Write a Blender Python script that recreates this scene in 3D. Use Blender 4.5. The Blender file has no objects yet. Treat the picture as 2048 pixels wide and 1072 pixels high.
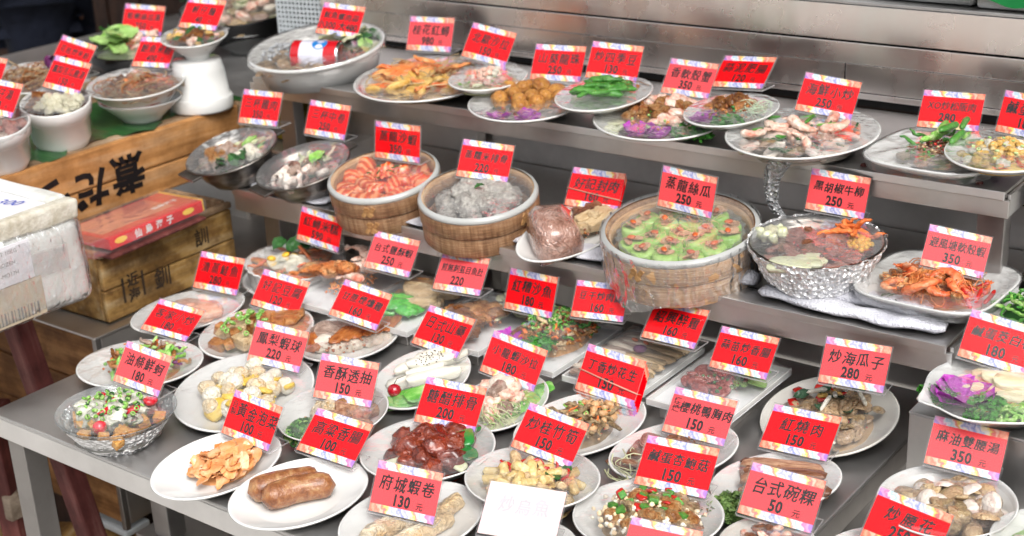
import bpy, math, random
import numpy as np
from mathutils import Matrix, Vector, Euler, noise as mnoise
D = bpy.data
SC = bpy.context.scene
COL = SC.collection
R = math.radians
# ------------------------------------------------------------------ camera, world, sun, exposure
cd = D.cameras.new('camera'); cam = D.objects.new('camera', cd); COL.objects.link(cam)
cam.location = (0, 0, 1.70)
cam.rotation_euler = (1.199235, 0.044106, 0.640705)
cd.sensor_width = 36.0; cd.lens = 49.99; cd.clip_start = .05; cd.clip_end = 400
cd.dof.use_dof = True; cd.dof.focus_distance = 2.08; cd.dof.aperture_fstop = 5.0
SC.camera = cam
w = D.worlds.new('World'); SC.world = w; w.use_nodes = True
nt = w.node_tree; bg = nt.nodes['Background']
sky = nt.nodes.new('ShaderNodeTexSky'); sky.sky_type = 'NISHITA'; sky.sun_disc = False
sky.sun_elevation = R(48); sky.sun_rotation = R(200); sky.air_density = 1.0; sky.dust_density = 4.0; sky.ozone_density = 1.0
hs = nt.nodes.new('ShaderNodeHueSaturation'); hs.inputs['Saturation'].default_value = 0.22   # grey overcast sky
nt.links.new(sky.outputs[0], hs.inputs['Color']); nt.links.new(hs.outputs[0], bg.inputs[0])
bg.inputs[1].default_value = 0.15
ld = D.lights.new('sun', 'SUN'); sun = D.objects.new('sun', ld); COL.objects.link(sun)
ld.energy = 0.95; ld.angle = R(30); ld.color = (1.0, .97, .92)
sd = Vector((.62, -.42, 1.0)).normalized()          # towards the sun: behind the viewer, to the right, high
sun.rotation_euler = sd.to_track_quat('Z', 'Y').to_euler()
sky.sun_elevation = math.asin(sd.z); sky.sun_rotation = math.atan2(sd.x, sd.y)
SC.view_settings.view_transform = 'Standard'; SC.view_settings.look = 'None'
SC.view_settings.exposure = 0.76; SC.view_settings.gamma = 1; SC.view_settings.use_curve_mapping = False
SC.cycles.use_denoising = True
SC.cycles.max_bounces = 10; SC.cycles.transparent_max_bounces = 16; SC.cycles.diffuse_bounces = 3; SC.cycles.glossy_bounces = 3
SC.cycles.transmission_bounces = 4; SC.cycles.caustics_reflective = False; SC.cycles.caustics_refractive = False
SC.cycles.sample_clamp_indirect = 6
# ------------------------------------------------------------------ materials
def lin(h):
    if isinstance(h, str):
        h = h.lstrip('#'); c = [int(h[i:i+2], 16)/255 for i in (0, 2, 4)]
        return tuple(((x+.055)/1.055)**2.4 if x > .04045 else x/12.92 for x in c)
    return h
MATS = {}
class N:
    def __init__(s, name):
        s.m = D.materials.new(name); s.m.use_nodes = True; s.t = s.m.node_tree; s.t.nodes.clear()
        s.out = s.t.nodes.new('ShaderNodeOutputMaterial'); MATS[name] = s.m
    def n(s, typ, **kw):
        n = s.t.nodes.new('ShaderNode'+typ)
        for k, v in kw.items():
            if k.startswith('i_'):
                n.inputs[k[2:].replace('_', ' ')].default_value = v
            else: setattr(n, k, v)
        return n
    def l(s, a, b): s.t.links.new(a, b)
    def coord(s, scale=(1, 1, 1), kind='Object', rnd=False):
        tc = s.n('TexCoord'); mp = s.n('Mapping'); mp.inputs['Scale'].default_value = scale
        s.l(tc.outputs[kind], mp.inputs['Vector'])
        if rnd:
            oi = s.n('ObjectInfo'); m = s.n('Math', operation='MULTIPLY'); m.inputs[1].default_value = 37.
            s.l(oi.outputs['Random'], m.inputs[0]); s.l(m.outputs[0], mp.inputs['Location'])
        return mp.outputs[0]
    def noise(s, vec, scale, detail=3, rough=.55):
        n = s.n('TexNoise'); n.inputs['Scale'].default_value = scale; n.inputs['Detail'].default_value = detail
        n.inputs['Roughness'].default_value = rough; s.l(vec, n.inputs['Vector']); return n.outputs['Fac']
    def ramp(s, fac, stops, interp='LINEAR'):
        r = s.n('ValToRGB'); r.color_ramp.interpolation = interp; e = r.color_ramp.elements
        while len(e) > 1: e.remove(e[-1])
        e[0].position = stops[0][0]; c = stops[0][1]; e[0].color = tuple(lin(c))[:3]+(1,)
        for p, c in stops[1:]:
            k = e.new(p); k.color = tuple(lin(c))[:3]+(1,)
        s.l(fac, r.inputs[0]); return r.outputs[0]
    def mixc(s, fac, a, b, mode='MIX'):
        m = s.n('Mix', data_type='RGBA', blend_type=mode)
        for i, v in ((0, fac), (6, a), (7, b)):
            if hasattr(v, 'links'): s.l(v, m.inputs[i])
            elif i == 0: m.inputs[0].default_value = v
            else: m.inputs[i].default_value = tuple(v)[:3]+(1,)
        return m.outputs[2]
    def bump(s, h, strength=.3, dist=.002):
        b = s.n('Bump'); b.inputs['Strength'].default_value = strength; b.inputs['Distance'].default_value = dist
        s.l(h, b.inputs['Height']); return b.outputs[0]
    def pbsdf(s, color, rough=.5, metal=0, bump=None, coat=0, spec=.5, trans=0, sss=0, ior=1.45):
        p = s.n('BsdfPrincipled')
        for k, v in (('Base Color', color), ('Roughness', rough), ('Metallic', metal), ('Coat Weight', coat), ('Specular IOR Level', spec), ('Transmission Weight', trans), ('IOR', ior)):
            if hasattr(v, 'links'): s.l(v, p.inputs[k])
            elif k == 'Base Color': p.inputs[k].default_value = tuple(v)[:3]+(1,)
            else: p.inputs[k].default_value = v
        if coat: p.inputs['Coat Roughness'].default_value = .08
        if bump is not None: s.l(bump, p.inputs['Normal'])
        return p.outputs[0]
    def schlick(s, f0=.04, normal=None, mul=1.):
        g = s.n('NewGeometry'); d = s.n('VectorMath', operation='DOT_PRODUCT'); s.l(g.outputs['Incoming'], d.inputs[0]); s.l(normal if normal is not None else g.outputs['Normal'], d.inputs[1])
        def m(op, a, b=None, cl=False):
            q = s.n('Math', operation=op); q.use_clamp = cl
            for i, v in enumerate((a, b)):
                if v is None: continue
                if hasattr(v, 'links'): s.l(v, q.inputs[i])
                else: q.inputs[i].default_value = v
            return q.outputs[0]
        a = m('SUBTRACT', 1., m('ABSOLUTE', d.outputs['Value']), True); return m('MULTIPLY', m('ADD', m('MULTIPLY', m('POWER', a, 5.), 1-f0), f0), mul, True)
    def done(s, sh): s.l(sh, s.out.inputs[0]); return s.m
def vary(n, col, amt=.25, sat=.0):
    """small brightness change from piece to piece"""
    oi = n.n('ObjectInfo'); mr = n.n('MapRange'); mr.inputs[3].default_value = 1-amt; mr.inputs[4].default_value = 1+amt
    n.l(oi.outputs['Random'], mr.inputs[0])
    h = n.n('HueSaturation'); n.l(mr.outputs[0], h.inputs['Value']); n.l(col, h.inputs['Color']); return h.outputs[0]
def food(name, a, b, scale=3., rough=.35, coat=.3, bs=.5, var=.2, c=None, spec=.5):
    if name in MATS: return MATS[name]
    n = N(name); v = n.coord(rnd=True); f = n.noise(v, scale, 4, .6)
    st = [(.32, a), (.66, b)] if c is None else [(.3, a), (.5, b), (.68, c)]
    col = vary(n, n.ramp(f, st), var)
    return n.done(n.pbsdf(col, rough, bump=n.bump(n.noise(v, scale*3, 3), bs, .06), coat=coat, spec=spec))
def plain(name, a, rough=.4, coat=0, metal=0, spec=.5):
    n = N(name); v = n.coord(); f = n.noise(v, 20, 3); c = lin(a)
    col = n.ramp(f, [(.3, tuple(x*.9 for x in c)), (.7, tuple(min(1, x*1.06) for x in c))])
    return n.done(n.pbsdf(col, rough, metal, coat=coat, spec=spec))
def steel(name, base, rough, axis, dirt=.3):
    n = N(name); sc = [3, 3, 3]
    st = [60, 60, 60]; st[axis] = 1.2
    g = n.noise(n.coord(tuple(st)), 8, 4, .6); big = n.noise(n.coord((1, 1, 1)), 4.5, 5, .62)
    c = lin(base); col = n.ramp(big, [(.28, tuple(x*(1-dirt) for x in c)), (.5, c), (.75, tuple(min(1, x*1.12) for x in c))])
    rr = n.n('MapRange'); rr.inputs[3].default_value = rough*.7; rr.inputs[4].default_value = rough*1.5; n.l(big, rr.inputs[0])
    add = n.n('Math', operation='ADD'); m = n.n('Math', operation='MULTIPLY'); m.inputs[1].default_value = .5
    n.l(g, m.inputs[0]); n.l(m.outputs[0], add.inputs[0]); add.inputs[1].default_value = 0
    lo = n.noise(n.coord((5, 5, .5) if axis == 2 else (2.2, 2.2, 2.2)), 1.6, 2, .5); b1 = n.n('Bump'); b1.inputs['Strength'].default_value = .32; b1.inputs['Distance'].default_value = .02; n.l(lo, b1.inputs['Height'])
    b2 = n.n('Bump'); b2.inputs['Strength'].default_value = .12; b2.inputs['Distance'].default_value = .003; n.l(add.outputs[0], b2.inputs['Height']); n.l(b1.outputs[0], b2.inputs['Normal'])
    return n.done(n.pbsdf(col, rr.outputs[0], 1.0, bump=b2.outputs[0]))
steel('steel_x', '#e2e0de', .34, 0, .2); steel('steel_y', '#dcdad8', .34, 1, .2); steel('steel_wall', '#fdf1ea', .25, 2, .12)
steel('steel_dark', '#d2ceca', .38, 0, .25); steel('steel_top', '#cfcdcb', .42, 0, .2); steel('steel_leg', '#9f9b98', .4, 2)
def wood(name, stops, axis=1, scale=1., rough=.65, stain=None):
    n = N(name); st = [26, 26, 26]; st[axis] = 2.2
    v = n.coord(tuple(x*scale for x in st)); f = n.noise(v, 1.6, 6, .65)
    col = n.ramp(f, stops)
    b = n.noise(n.coord(), 9*scale, 5, .7)
    k = n.ramp(b, [(.42, (1, 1, 1)), (.62, (.42, .36, .32))] if stain is None else stain)
    col = n.mixc(.85, col, k, 'MULTIPLY')
    return n.done(n.pbsdf(col, rough, bump=n.bump(f, .5, .004), spec=.3))
wood('wood_crate', [(.3, '#9a6a3c'), (.5, '#c08a54'), (.7, '#cfa478')], 1, 1, .65, [(.4, (1, 1, 1)), (.64, (.5, .47, .45))])
wood('wood_edge', [(.3, '#77604a'), (.55, '#a68a6c'), (.75, '#c0ac92')], 1)
wood('wood_worn', [(.3, '#74593a'), (.5, '#a5834e'), (.72, '#bdab8a')], 1, .8, .6, [(.34, (1.25, 1.25, 1.3)), (.46, (.9, .85, .78)), (.56, (.4, .32, .26)), (.66, (.16, .12, .10))])
wood('wood_cabinet', [(.3, '#6b4526'), (.5, '#94683e'), (.7, '#ad8052')], 0)
wood('wood_red', [(.3, '#4a2624'), (.55, '#6f3c38'), (.75, '#8f635c')], 2, 1, .6, [(.4, (1, 1, 1)), (.66, (.35, .3, .3))])
wood('wood_dark', [(.3, '#2b1a12'), (.6, '#43291b'), (.8, '#533522')], 2)
wood('wood_grey', [(.3, '#6d5f52'), (.55, '#948676'), (.75, '#b3a796')], 0)
plain('black_gap', '#0d0c0c', .8)
n = N('porcelain'); v = n.coord(); col = n.ramp(n.noise(v, 6, 4), [(.3, '#dbdbd8'), (.7, '#e8e8e5')])
n.done(n.pbsdf(col, .14, coat=.4, bump=n.bump(n.noise(v, 5, 2), .05, .01)))
n = N('porcelain_warm'); v = n.coord(); col = n.ramp(n.noise(v, 7, 4), [(.3, '#d0cdc4'), (.7, '#e0ddd5')])
n.done(n.pbsdf(col, .2, coat=.3))
n = N('black_glaze'); v = n.coord(); col = n.ramp(n.noise(v, 9, 3), [(.3, '#08080a'), (.7, '#141416')]); n.done(n.pbsdf(col, .22, spec=.35))
n = N('old_metal'); v = n.coord((1, 1, 3)); f = n.noise(v, 14, 5, .7); col = n.ramp(f, [(.3, '#5b554e'), (.55, '#8f8a84'), (.75, '#b5b2ae')]); n.done(n.pbsdf(col, .35, 1., bump=n.bump(f, .2, .004)))
n = N('thin_metal'); v = n.coord(); f = n.noise(v, 9, 3); col = n.ramp(f, [(.3, '#a9adb0'), (.7, '#cfd2d3')]); n.done(n.pbsdf(col, .18, 1.))
# foil: crumpled
n = N('foil'); v = n.coord(); vo = n.n('TexVoronoi'); vo.inputs['Scale'].default_value = 120; n.l(v, vo.inputs['Vector'])
n.done(n.pbsdf(lin('#fafafa'), .34, .6, bump=n.bump(vo.outputs['Distance'], 1., .010)))
# bamboo bands: fine weave
n = N('bamboo'); v = n.coord((1, 1, 1)); f = n.noise(n.coord((60, 60, 6)), 3, 4); g = n.noise(n.coord((10, 10, 220)), 3, 2)
mx = n.n('Math', operation='MULTIPLY'); n.l(f, mx.inputs[0]); n.l(g, mx.inputs[1])
col = n.ramp(mx.outputs[0], [(.1, '#6f4c34'), (.25, '#a17a58'), (.42, '#c4a07c')])
col = n.mixc(.6, col, n.ramp(n.noise(v, 12, 5, .7), [(.38, (1, 1, 1)), (.66, (.5, .42, .36))]), 'MULTIPLY')
n.done(n.pbsdf(vary(n, col, .12), .5, bump=n.bump(mx.outputs[0], .5, .003), coat=.15))
n = N('bamboo_light'); f = n.noise(n.coord((8, 8, 120)), 3, 4); col = n.ramp(f, [(.3, '#a67a50'), (.5, '#c99f73'), (.7, '#dcbd98')]); n.done(n.pbsdf(col, .45, bump=n.bump(f, .4, .003), coat=.3))
n = N('bamboo_binding'); f = n.noise(n.coord((90, 90, 90)), 2, 3); col = n.ramp(f, [(.3, '#8a5f36'), (.7, '#c69a66')]); n.done(n.pbsdf(col, .5))
n = N('prawn_band'); wv = n.n('TexWave'); wv.bands_direction = 'X'; wv.inputs['Scale'].default_value = 2.6; wv.inputs['Distortion'].default_value = 5; n.l(n.coord(), wv.inputs['Vector'])
col = vary(n, n.ramp(wv.outputs['Fac'], [(.1, '#cc4418'), (.55, '#e26a30'), (.9, '#eea070')]), .12); n.done(n.pbsdf(col, .25, coat=.4))
plain('rim_plastic', '#b4b5b2', .3, .3)
# cling film
def film(name, haze=.05, wr=1., scale=1., gl=1.):
    n = N(name); v = n.coord((1*scale, 1*scale, .6*scale)); w1 = n.n('TexWave'); w1.inputs['Scale'].default_value = 9; w1.inputs['Distortion'].default_value = 9
    w1.inputs['Detail'].default_value = 3; w1.inputs['Detail Scale'].default_value = 1.6; n.l(v, w1.inputs['Vector'])
    nz = n.noise(v, 38, 3, .6); ad = n.n('Math', operation='MULTIPLY_ADD'); ad.inputs[1].default_value = .55; n.l(w1.outputs['Fac'], ad.inputs[0]); n.l(nz, ad.inputs[2])
    bp = n.bump(ad.outputs[0], .35*wr, .006)
    tr = n.n('BsdfTransparent'); gs = n.n('BsdfGlossy'); gs.inputs['Roughness'].default_value = .12; gs.inputs['Color'].default_value = (1, 1, 1, 1); n.l(bp, gs.inputs['Normal'])
    df = n.n('BsdfDiffuse'); df.inputs['Color'].default_value = (.85, .86, .87, 1); n.l(bp, df.inputs['Normal'])
    mx = n.n('MixShader'); n.l(n.schlick(.045, bp, 1.2*gl), mx.inputs[0]); n.l(tr.outputs[0], mx.inputs[1]); n.l(gs.outputs[0], mx.inputs[2])
    pw = n.n('MapRange'); pw.inputs[1].default_value = .62; pw.inputs[2].default_value = .95; pw.inputs[3].default_value = haze*.7; pw.inputs[4].default_value = haze*3.0
    n.l(nz, pw.inputs[0]); mx2 = n.n('MixShader'); n.l(pw.outputs[0], mx2.inputs[0]); n.l(mx.outputs[0], mx2.inputs[1]); n.l(df.outputs[0], mx2.inputs[2])
    return n.done(mx2.outputs[0])
film('film', .085, 1.0, .8, 1.8); film('film_hazy', .12, 1.3, 1.1, 2.2); film('film_crumpled', .2, 3.2, 3.0, 3.5); film('film_skirt', .14, 2.4, 2.0, 3.0); film('film_tight', .035, 4., 5., 5.)
n = N('wad'); v = n.coord(); vo = n.n('TexVoronoi'); vo.inputs['Scale'].default_value = 150; n.l(v, vo.inputs['Vector']); bp = n.bump(vo.outputs['Distance'], 1., .02)
tr = n.n('BsdfTransparent'); gs = n.n('BsdfGlossy'); gs.inputs['Roughness'].default_value = .1; n.l(bp, gs.inputs['Normal']); df = n.n('BsdfDiffuse'); df.inputs['Color'].default_value = (.8, .82, .84, 1); n.l(bp, df.inputs['Normal'])
m1 = n.n('MixShader'); m1.inputs[0].default_value = .35; n.l(gs.outputs[0], m1.inputs[1]); n.l(df.outputs[0], m1.inputs[2]); m2 = n.n('MixShader'); sp = n.n('MapRange'); sp.inputs[1].default_value = .1; sp.inputs[2].default_value = .6; sp.inputs[3].default_value = .25; sp.inputs[4].default_value = .95; n.l(vo.outputs['Distance'], sp.inputs[0]); n.l(sp.outputs[0], m2.inputs[0]); n.l(tr.outputs[0], m2.inputs[1]); n.l(m1.outputs[0], m2.inputs[2]); n.done(m2.outputs[0])
n = N('wrapped_meat'); v = n.coord(rnd=True); col = n.ramp(n.noise(v, 4, 4), [(.3, '#7d5648'), (.5, '#a98070'), (.7, '#c7a89c')]); wv = n.n('TexWave'); wv.inputs['Scale'].default_value = 3.2; wv.inputs['Distortion'].default_value = 20; wv.inputs['Detail'].default_value = 3; n.l(v, wv.inputs['Vector'])
n.done(n.pbsdf(col, .16, coat=1., bump=n.bump(wv.outputs['Fac'], .35, .05))); film('film_flat', .07, .3, 1., 1.5)
n = N('acrylic'); tr = n.n('BsdfTransparent'); gs = n.n('BsdfGlossy'); gs.inputs['Roughness'].default_value = .03
mx = n.n('MixShader'); n.l(n.schlick(.018), mx.inputs[0]); n.l(tr.outputs[0], mx.inputs[1]); n.l(gs.outputs[0], mx.inputs[2])
df = n.n('BsdfDiffuse'); df.inputs['Color'].default_value = (.8, .8, .8, 1); m2 = n.n('MixShader'); m2.inputs[0].default_value = .004; n.l(mx.outputs[0], m2.inputs[1]); n.l(df.outputs[0], m2.inputs[2]); n.done(m2.outputs[0])
n = N('acrylic_edge'); tr = n.n('BsdfTransparent'); tr.inputs['Color'].default_value = (.95, .93, .93, 1); df = n.n('BsdfDiffuse'); df.inputs['Color'].default_value = (.85, .83, .83, 1); gs = n.n('BsdfGlossy'); gs.inputs['Roughness'].default_value = .15
m1 = n.n('MixShader'); m1.inputs[0].default_value = .45; n.l(tr.outputs[0], m1.inputs[1]); n.l(df.outputs[0], m1.inputs[2]); m2 = n.n('MixShader'); m2.inputs[0].default_value = .2; n.l(m1.outputs[0], m2.inputs[1]); n.l(gs.outputs[0], m2.inputs[2]); n.done(m2.outputs[0])
n = N('clear_glass'); tr = n.n('BsdfTransparent'); tr.inputs['Color'].default_value = (.9, .92, .92, 1); gs = n.n('BsdfGlossy'); gs.inputs['Roughness'].default_value = .04
mx = n.n('MixShader'); n.l(n.schlick(.05), mx.inputs[0]); n.l(tr.outputs[0], mx.inputs[1]); n.l(gs.outputs[0], mx.inputs[2])
df = n.n('BsdfDiffuse'); df.inputs['Color'].default_value = (.7, .72, .73, 1); m2 = n.n('MixShader'); m2.inputs[0].default_value = .12; n.l(mx.outputs[0], m2.inputs[1]); n.l(df.outputs[0], m2.inputs[2]); n.done(m2.outputs[0])
# price card: red field with a printed rainbow band above and below (flat print, by card coordinates in metres)
CW, CH = .103, .0722
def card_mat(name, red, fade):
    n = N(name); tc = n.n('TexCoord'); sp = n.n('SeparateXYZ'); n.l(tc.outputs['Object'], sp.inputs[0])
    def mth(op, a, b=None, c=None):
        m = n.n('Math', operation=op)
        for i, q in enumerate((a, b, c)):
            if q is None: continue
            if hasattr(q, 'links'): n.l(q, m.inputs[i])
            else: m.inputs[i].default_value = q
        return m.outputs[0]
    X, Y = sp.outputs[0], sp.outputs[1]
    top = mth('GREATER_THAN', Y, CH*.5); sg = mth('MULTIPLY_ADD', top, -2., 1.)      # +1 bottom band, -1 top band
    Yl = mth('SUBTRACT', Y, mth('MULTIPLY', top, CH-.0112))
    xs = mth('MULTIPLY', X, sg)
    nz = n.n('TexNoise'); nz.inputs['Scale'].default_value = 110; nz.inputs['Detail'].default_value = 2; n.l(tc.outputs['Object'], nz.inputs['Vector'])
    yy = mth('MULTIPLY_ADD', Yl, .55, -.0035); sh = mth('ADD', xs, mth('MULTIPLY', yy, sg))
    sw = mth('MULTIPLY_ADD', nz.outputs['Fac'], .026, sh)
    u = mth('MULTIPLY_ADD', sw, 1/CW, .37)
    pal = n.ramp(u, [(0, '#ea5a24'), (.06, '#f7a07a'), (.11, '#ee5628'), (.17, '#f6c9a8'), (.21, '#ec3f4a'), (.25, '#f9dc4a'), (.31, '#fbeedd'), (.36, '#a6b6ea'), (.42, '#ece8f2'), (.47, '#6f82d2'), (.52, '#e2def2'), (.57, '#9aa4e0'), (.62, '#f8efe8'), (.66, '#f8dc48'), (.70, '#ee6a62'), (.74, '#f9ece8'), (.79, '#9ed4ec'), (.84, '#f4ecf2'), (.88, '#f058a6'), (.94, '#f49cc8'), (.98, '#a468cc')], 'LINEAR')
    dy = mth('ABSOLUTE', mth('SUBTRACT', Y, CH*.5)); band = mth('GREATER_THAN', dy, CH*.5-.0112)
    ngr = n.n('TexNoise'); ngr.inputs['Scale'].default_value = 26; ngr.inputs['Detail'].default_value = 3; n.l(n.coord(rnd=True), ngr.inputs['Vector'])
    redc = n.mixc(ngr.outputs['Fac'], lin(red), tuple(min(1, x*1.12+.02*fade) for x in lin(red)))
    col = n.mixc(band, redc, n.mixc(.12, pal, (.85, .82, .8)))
    if fade: col = n.mixc(fade, col, (.84, .70, .71))  # glare on the card is mixed into its print colour
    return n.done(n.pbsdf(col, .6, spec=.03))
card_mat('card_red', '#f2000f', 0); card_mat('card_red_glare', '#f42a34', .08); card_mat('card_glare', '#f3565c', .86)  # the two paler cards carry sky glare in their colour
plain('ink', '#141012', .5); plain('ink_glare', '#c2bcc2', .6); plain('ink_brown', '#33261a', .7); plain('ink_blue', '#2447b5', .5); plain('ink_white', '#e8e4e4', .5); plain('ink_yellow', '#f3c84a', .5)  # the palest ink is lightened to match the painted glare
plain('rubber_band', '#d69a86', .6)
n = N('terry'); v = n.coord(); f = n.noise(v, 240, 2); col = n.ramp(n.noise(v, 18, 4), [(.3, '#c9c9d2'), (.7, '#e6e6ec')]); n.done(n.pbsdf(col, .95, bump=n.bump(f, 1., .004), spec=.1))
n = N('polystyrene'); v = n.coord(); f = n.noise(v, 160, 3); col = n.ramp(n.noise(v, 8, 5, .7), [(.26, '#bdbcb0'), (.42, '#dcddd8'), (.68, '#ebecea')]); n.done(n.pbsdf(col, .55, bump=n.bump(f, .5, .003), coat=.25))
n = N('polystyrene_raw'); v = n.coord(); vo = n.n('TexVoronoi'); vo.inputs['Scale'].default_value = 190; n.l(v, vo.inputs['Vector']); col = n.ramp(n.noise(v, 14, 5, .7), [(.34, '#a99f88'), (.6, '#d6d2c6')]); n.done(n.pbsdf(col, .8, bump=n.bump(vo.outputs['Distance'], .4, .002)))
plain('styro_white', '#e2e3e3', .7); plain('label_paper', '#dcdadf', .6); plain('label_old', '#b5a68f', .6); plain('barcode', '#6f6864', .6)
plain('net_green', '#0a7f3c', .6); plain('plastic_white', '#d5dbde', .35); plain('plastic_yellow', '#8d7c1f', .5)
n = N('banana_leaf'); v = n.coord((1, 40, 1)); f = n.noise(v, 3, 3); col = n.ramp(f, [(.3, '#173f1c'), (.7, '#2c5f2b')]); n.done(n.pbsdf(col, .35, bump=n.bump(f, .4, .004), coat=.2))
n = N('navy_cloth'); v = n.coord(); col = n.ramp(n.noise(v, 7, 4), [(.3, '#0c0e15'), (.7, '#1a1e2b')]); n.done(n.pbsdf(col, .85, bump=n.bump(n.noise(v, 9, 4), .8, .03), spec=.2))
plain('skin', '#b78263', .5); plain('hair', '#15110f', .6); plain('shoe', '#161413', .5)
n = N('pavement'); v = n.coord(); col = n.ramp(n.noise(v, 2.2, 6, .7), [(.3, '#a9a6a1'), (.7, '#c6c3be')]); n.done(n.pbsdf(col, .8, bump=n.bump(n.noise(v, 40, 4), .4, .01)))
n = N('wall_paint'); v = n.coord(); col = n.ramp(n.noise(v, 2, 5), [(.3, '#1d130d'), (.7, '#2f1e14')]); n.done(n.pbsdf(col, .8))
n = N('facade'); v = n.coord(); col = n.ramp(n.noise(v, .8, 5), [(.3, '#8b8680'), (.7, '#a6a199')]); n.done(n.pbsdf(col, .8))
n = N('canvas'); v = n.coord(); col = n.ramp(n.noise(v, 3, 4), [(.3, '#8a8680'), (.7, '#a09b94')]); n.done(n.pbsdf(col, .85))
plain('window_dark', '#1a2026', .15)
# ------------------------------------------------------------------ helpers
def tag(o, label=None, cat=None, group=None, kind=None):
    for k, v in (('label', label), ('category', cat), ('group', group), ('kind', kind)):
        if v: o[k] = v
    return o
def mesh(name, vs, fs, mat=None, smooth=False, mats=None, midx=None):
    me = D.meshes.new(name); me.from_pydata([tuple(v) for v in vs], [], [tuple(f) for f in fs]); me.update()
    for m in (mats or [mat]):
        if m: me.materials.append(MATS[m] if isinstance(m, str) else m)
    if midx is not None: me.polygons.foreach_set('material_index', midx)
    if smooth: me.polygons.foreach_set('use_smooth', [True]*len(me.polygons))
    me.update(); return me
def link(name, me, parent=None, loc=None, rot=None, scale=None):
    o = D.objects.new(name, me); COL.objects.link(o)
    if parent is not None: o.parent = parent
    if loc is not None: o.location = loc
    if rot is not None: o.rotation_euler = rot
    if scale is not None: o.scale = scale
    return o
def empty(name, loc=(0, 0, 0), rot=(0, 0, 0), label=None, cat=None, group=None):
    o = D.objects.new(name, None); COL.objects.link(o); o.location = loc; o.rotation_euler = rot; o.empty_display_size = .02
    return tag(o, label, cat, group)
def bev_box(x0, x1, y0, y1, z0, z1, b=.002):
    """box with chamfered edges: 24 verts"""
    b = min(b, (x1-x0)*.45, (y1-y0)*.45, (z1-z0)*.45)
    import bmesh
    bm = bmesh.new(); bmesh.ops.create_cube(bm, size=1)
    for v in bm.verts: v.co = ((x0+x1)/2+v.co.x*(x1-x0), (y0+y1)/2+v.co.y*(y1-y0), (z0+z1)/2+v.co.z*(z1-z0))
    if b > 1e-5: bmesh.ops.bevel(bm, geom=bm.edges[:], offset=b, segments=2, affect='EDGES', profile=.5)
    me = D.meshes.new('box'); bm.to_mesh(me); bm.free(); return me
def box(name, x0, x1, y0, y1, z0, z1, mat, parent=None, b=.002, rot=None, piv=None):
    cx, cy, cz = (x0+x1)/2, (y0+y1)/2, (z0+z1)/2
    me = bev_box(x0-cx, x1-cx, y0-cy, y1-cy, z0-cz, z1-cz, b); me.materials.append(MATS[mat]); me.name = name
    for p in me.polygons: p.use_smooth = False
    return link(name, me, parent, (cx, cy, cz), rot)
def lathe(prof, a=1., b=1., ang=0., N=56, flute=0, fl_amp=0., close=True):
    """profile [(r,z)...] with r as a fraction of the rim radius, swept over an ellipse"""
    vs, fs = [], []; ca, sa = math.cos(ang), math.sin(ang)
    for (r, z, *k) in prof:
        for i in range(N):
            t = 2*math.pi*i/N; rr = r*(1+(fl_amp*(k[0] if k else 1)*math.cos(flute*t) if flute else 0))
            x, y = a*rr*math.cos(t), b*rr*math.sin(t)
            vs.append((ca*x-sa*y, sa*x+ca*y, z))
    for j in range(len(prof)-1):
        for i in range(N):
            k = (i+1) % N; fs.append((j*N+i, j*N+k, (j+1)*N+k, (j+1)*N+i))
    if close:
        fs.append(tuple(range(N-1, -1, -1))); fs.append(tuple((len(prof)-1)*N+i for i in range(N)))
    return vs, fs
def tube(pts, rad, sides=8, cap=True):
    pts = [Vector(p) for p in pts]; vs, fs = [], []
    if not hasattr(rad, '__len__'): rad = [rad]*len(pts)
    up = Vector((0, 0, 1))
    for i, p in enumerate(pts):
        d = (pts[min(i+1, len(pts)-1)]-pts[max(i-1, 0)]).normalized()
        if abs(d.dot(up)) > .95: up = Vector((1, 0, 0))
        s = d.cross(up).normalized(); u = s.cross(d).normalized()
        for k in range(sides):
            t = 2*math.pi*k/sides; vs.append(p+s*math.cos(t)*rad[i]+u*math.sin(t)*rad[i])
    for i in range(len(pts)-1):
        for k in range(sides):
            q = (k+1) % sides; fs.append((i*sides+k, i*sides+q, (i+1)*sides+q, (i+1)*sides+k))
    if cap: fs.append(tuple(range(sides-1, -1, -1))); fs.append(tuple((len(pts)-1)*sides+k for k in range(sides)))
    return vs, fs
def join(parts):
    vs, fs = [], []
    for v, f in parts:
        o = len(vs); vs += [tuple(q) for q in v]; fs += [tuple(i+o for i in q) for q in f]
    return vs, fs
def nz3(p, s, seed=0): return mnoise.noise(Vector(p)*s+Vector((seed*7.3, seed*3.1, seed*1.7)))
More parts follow.
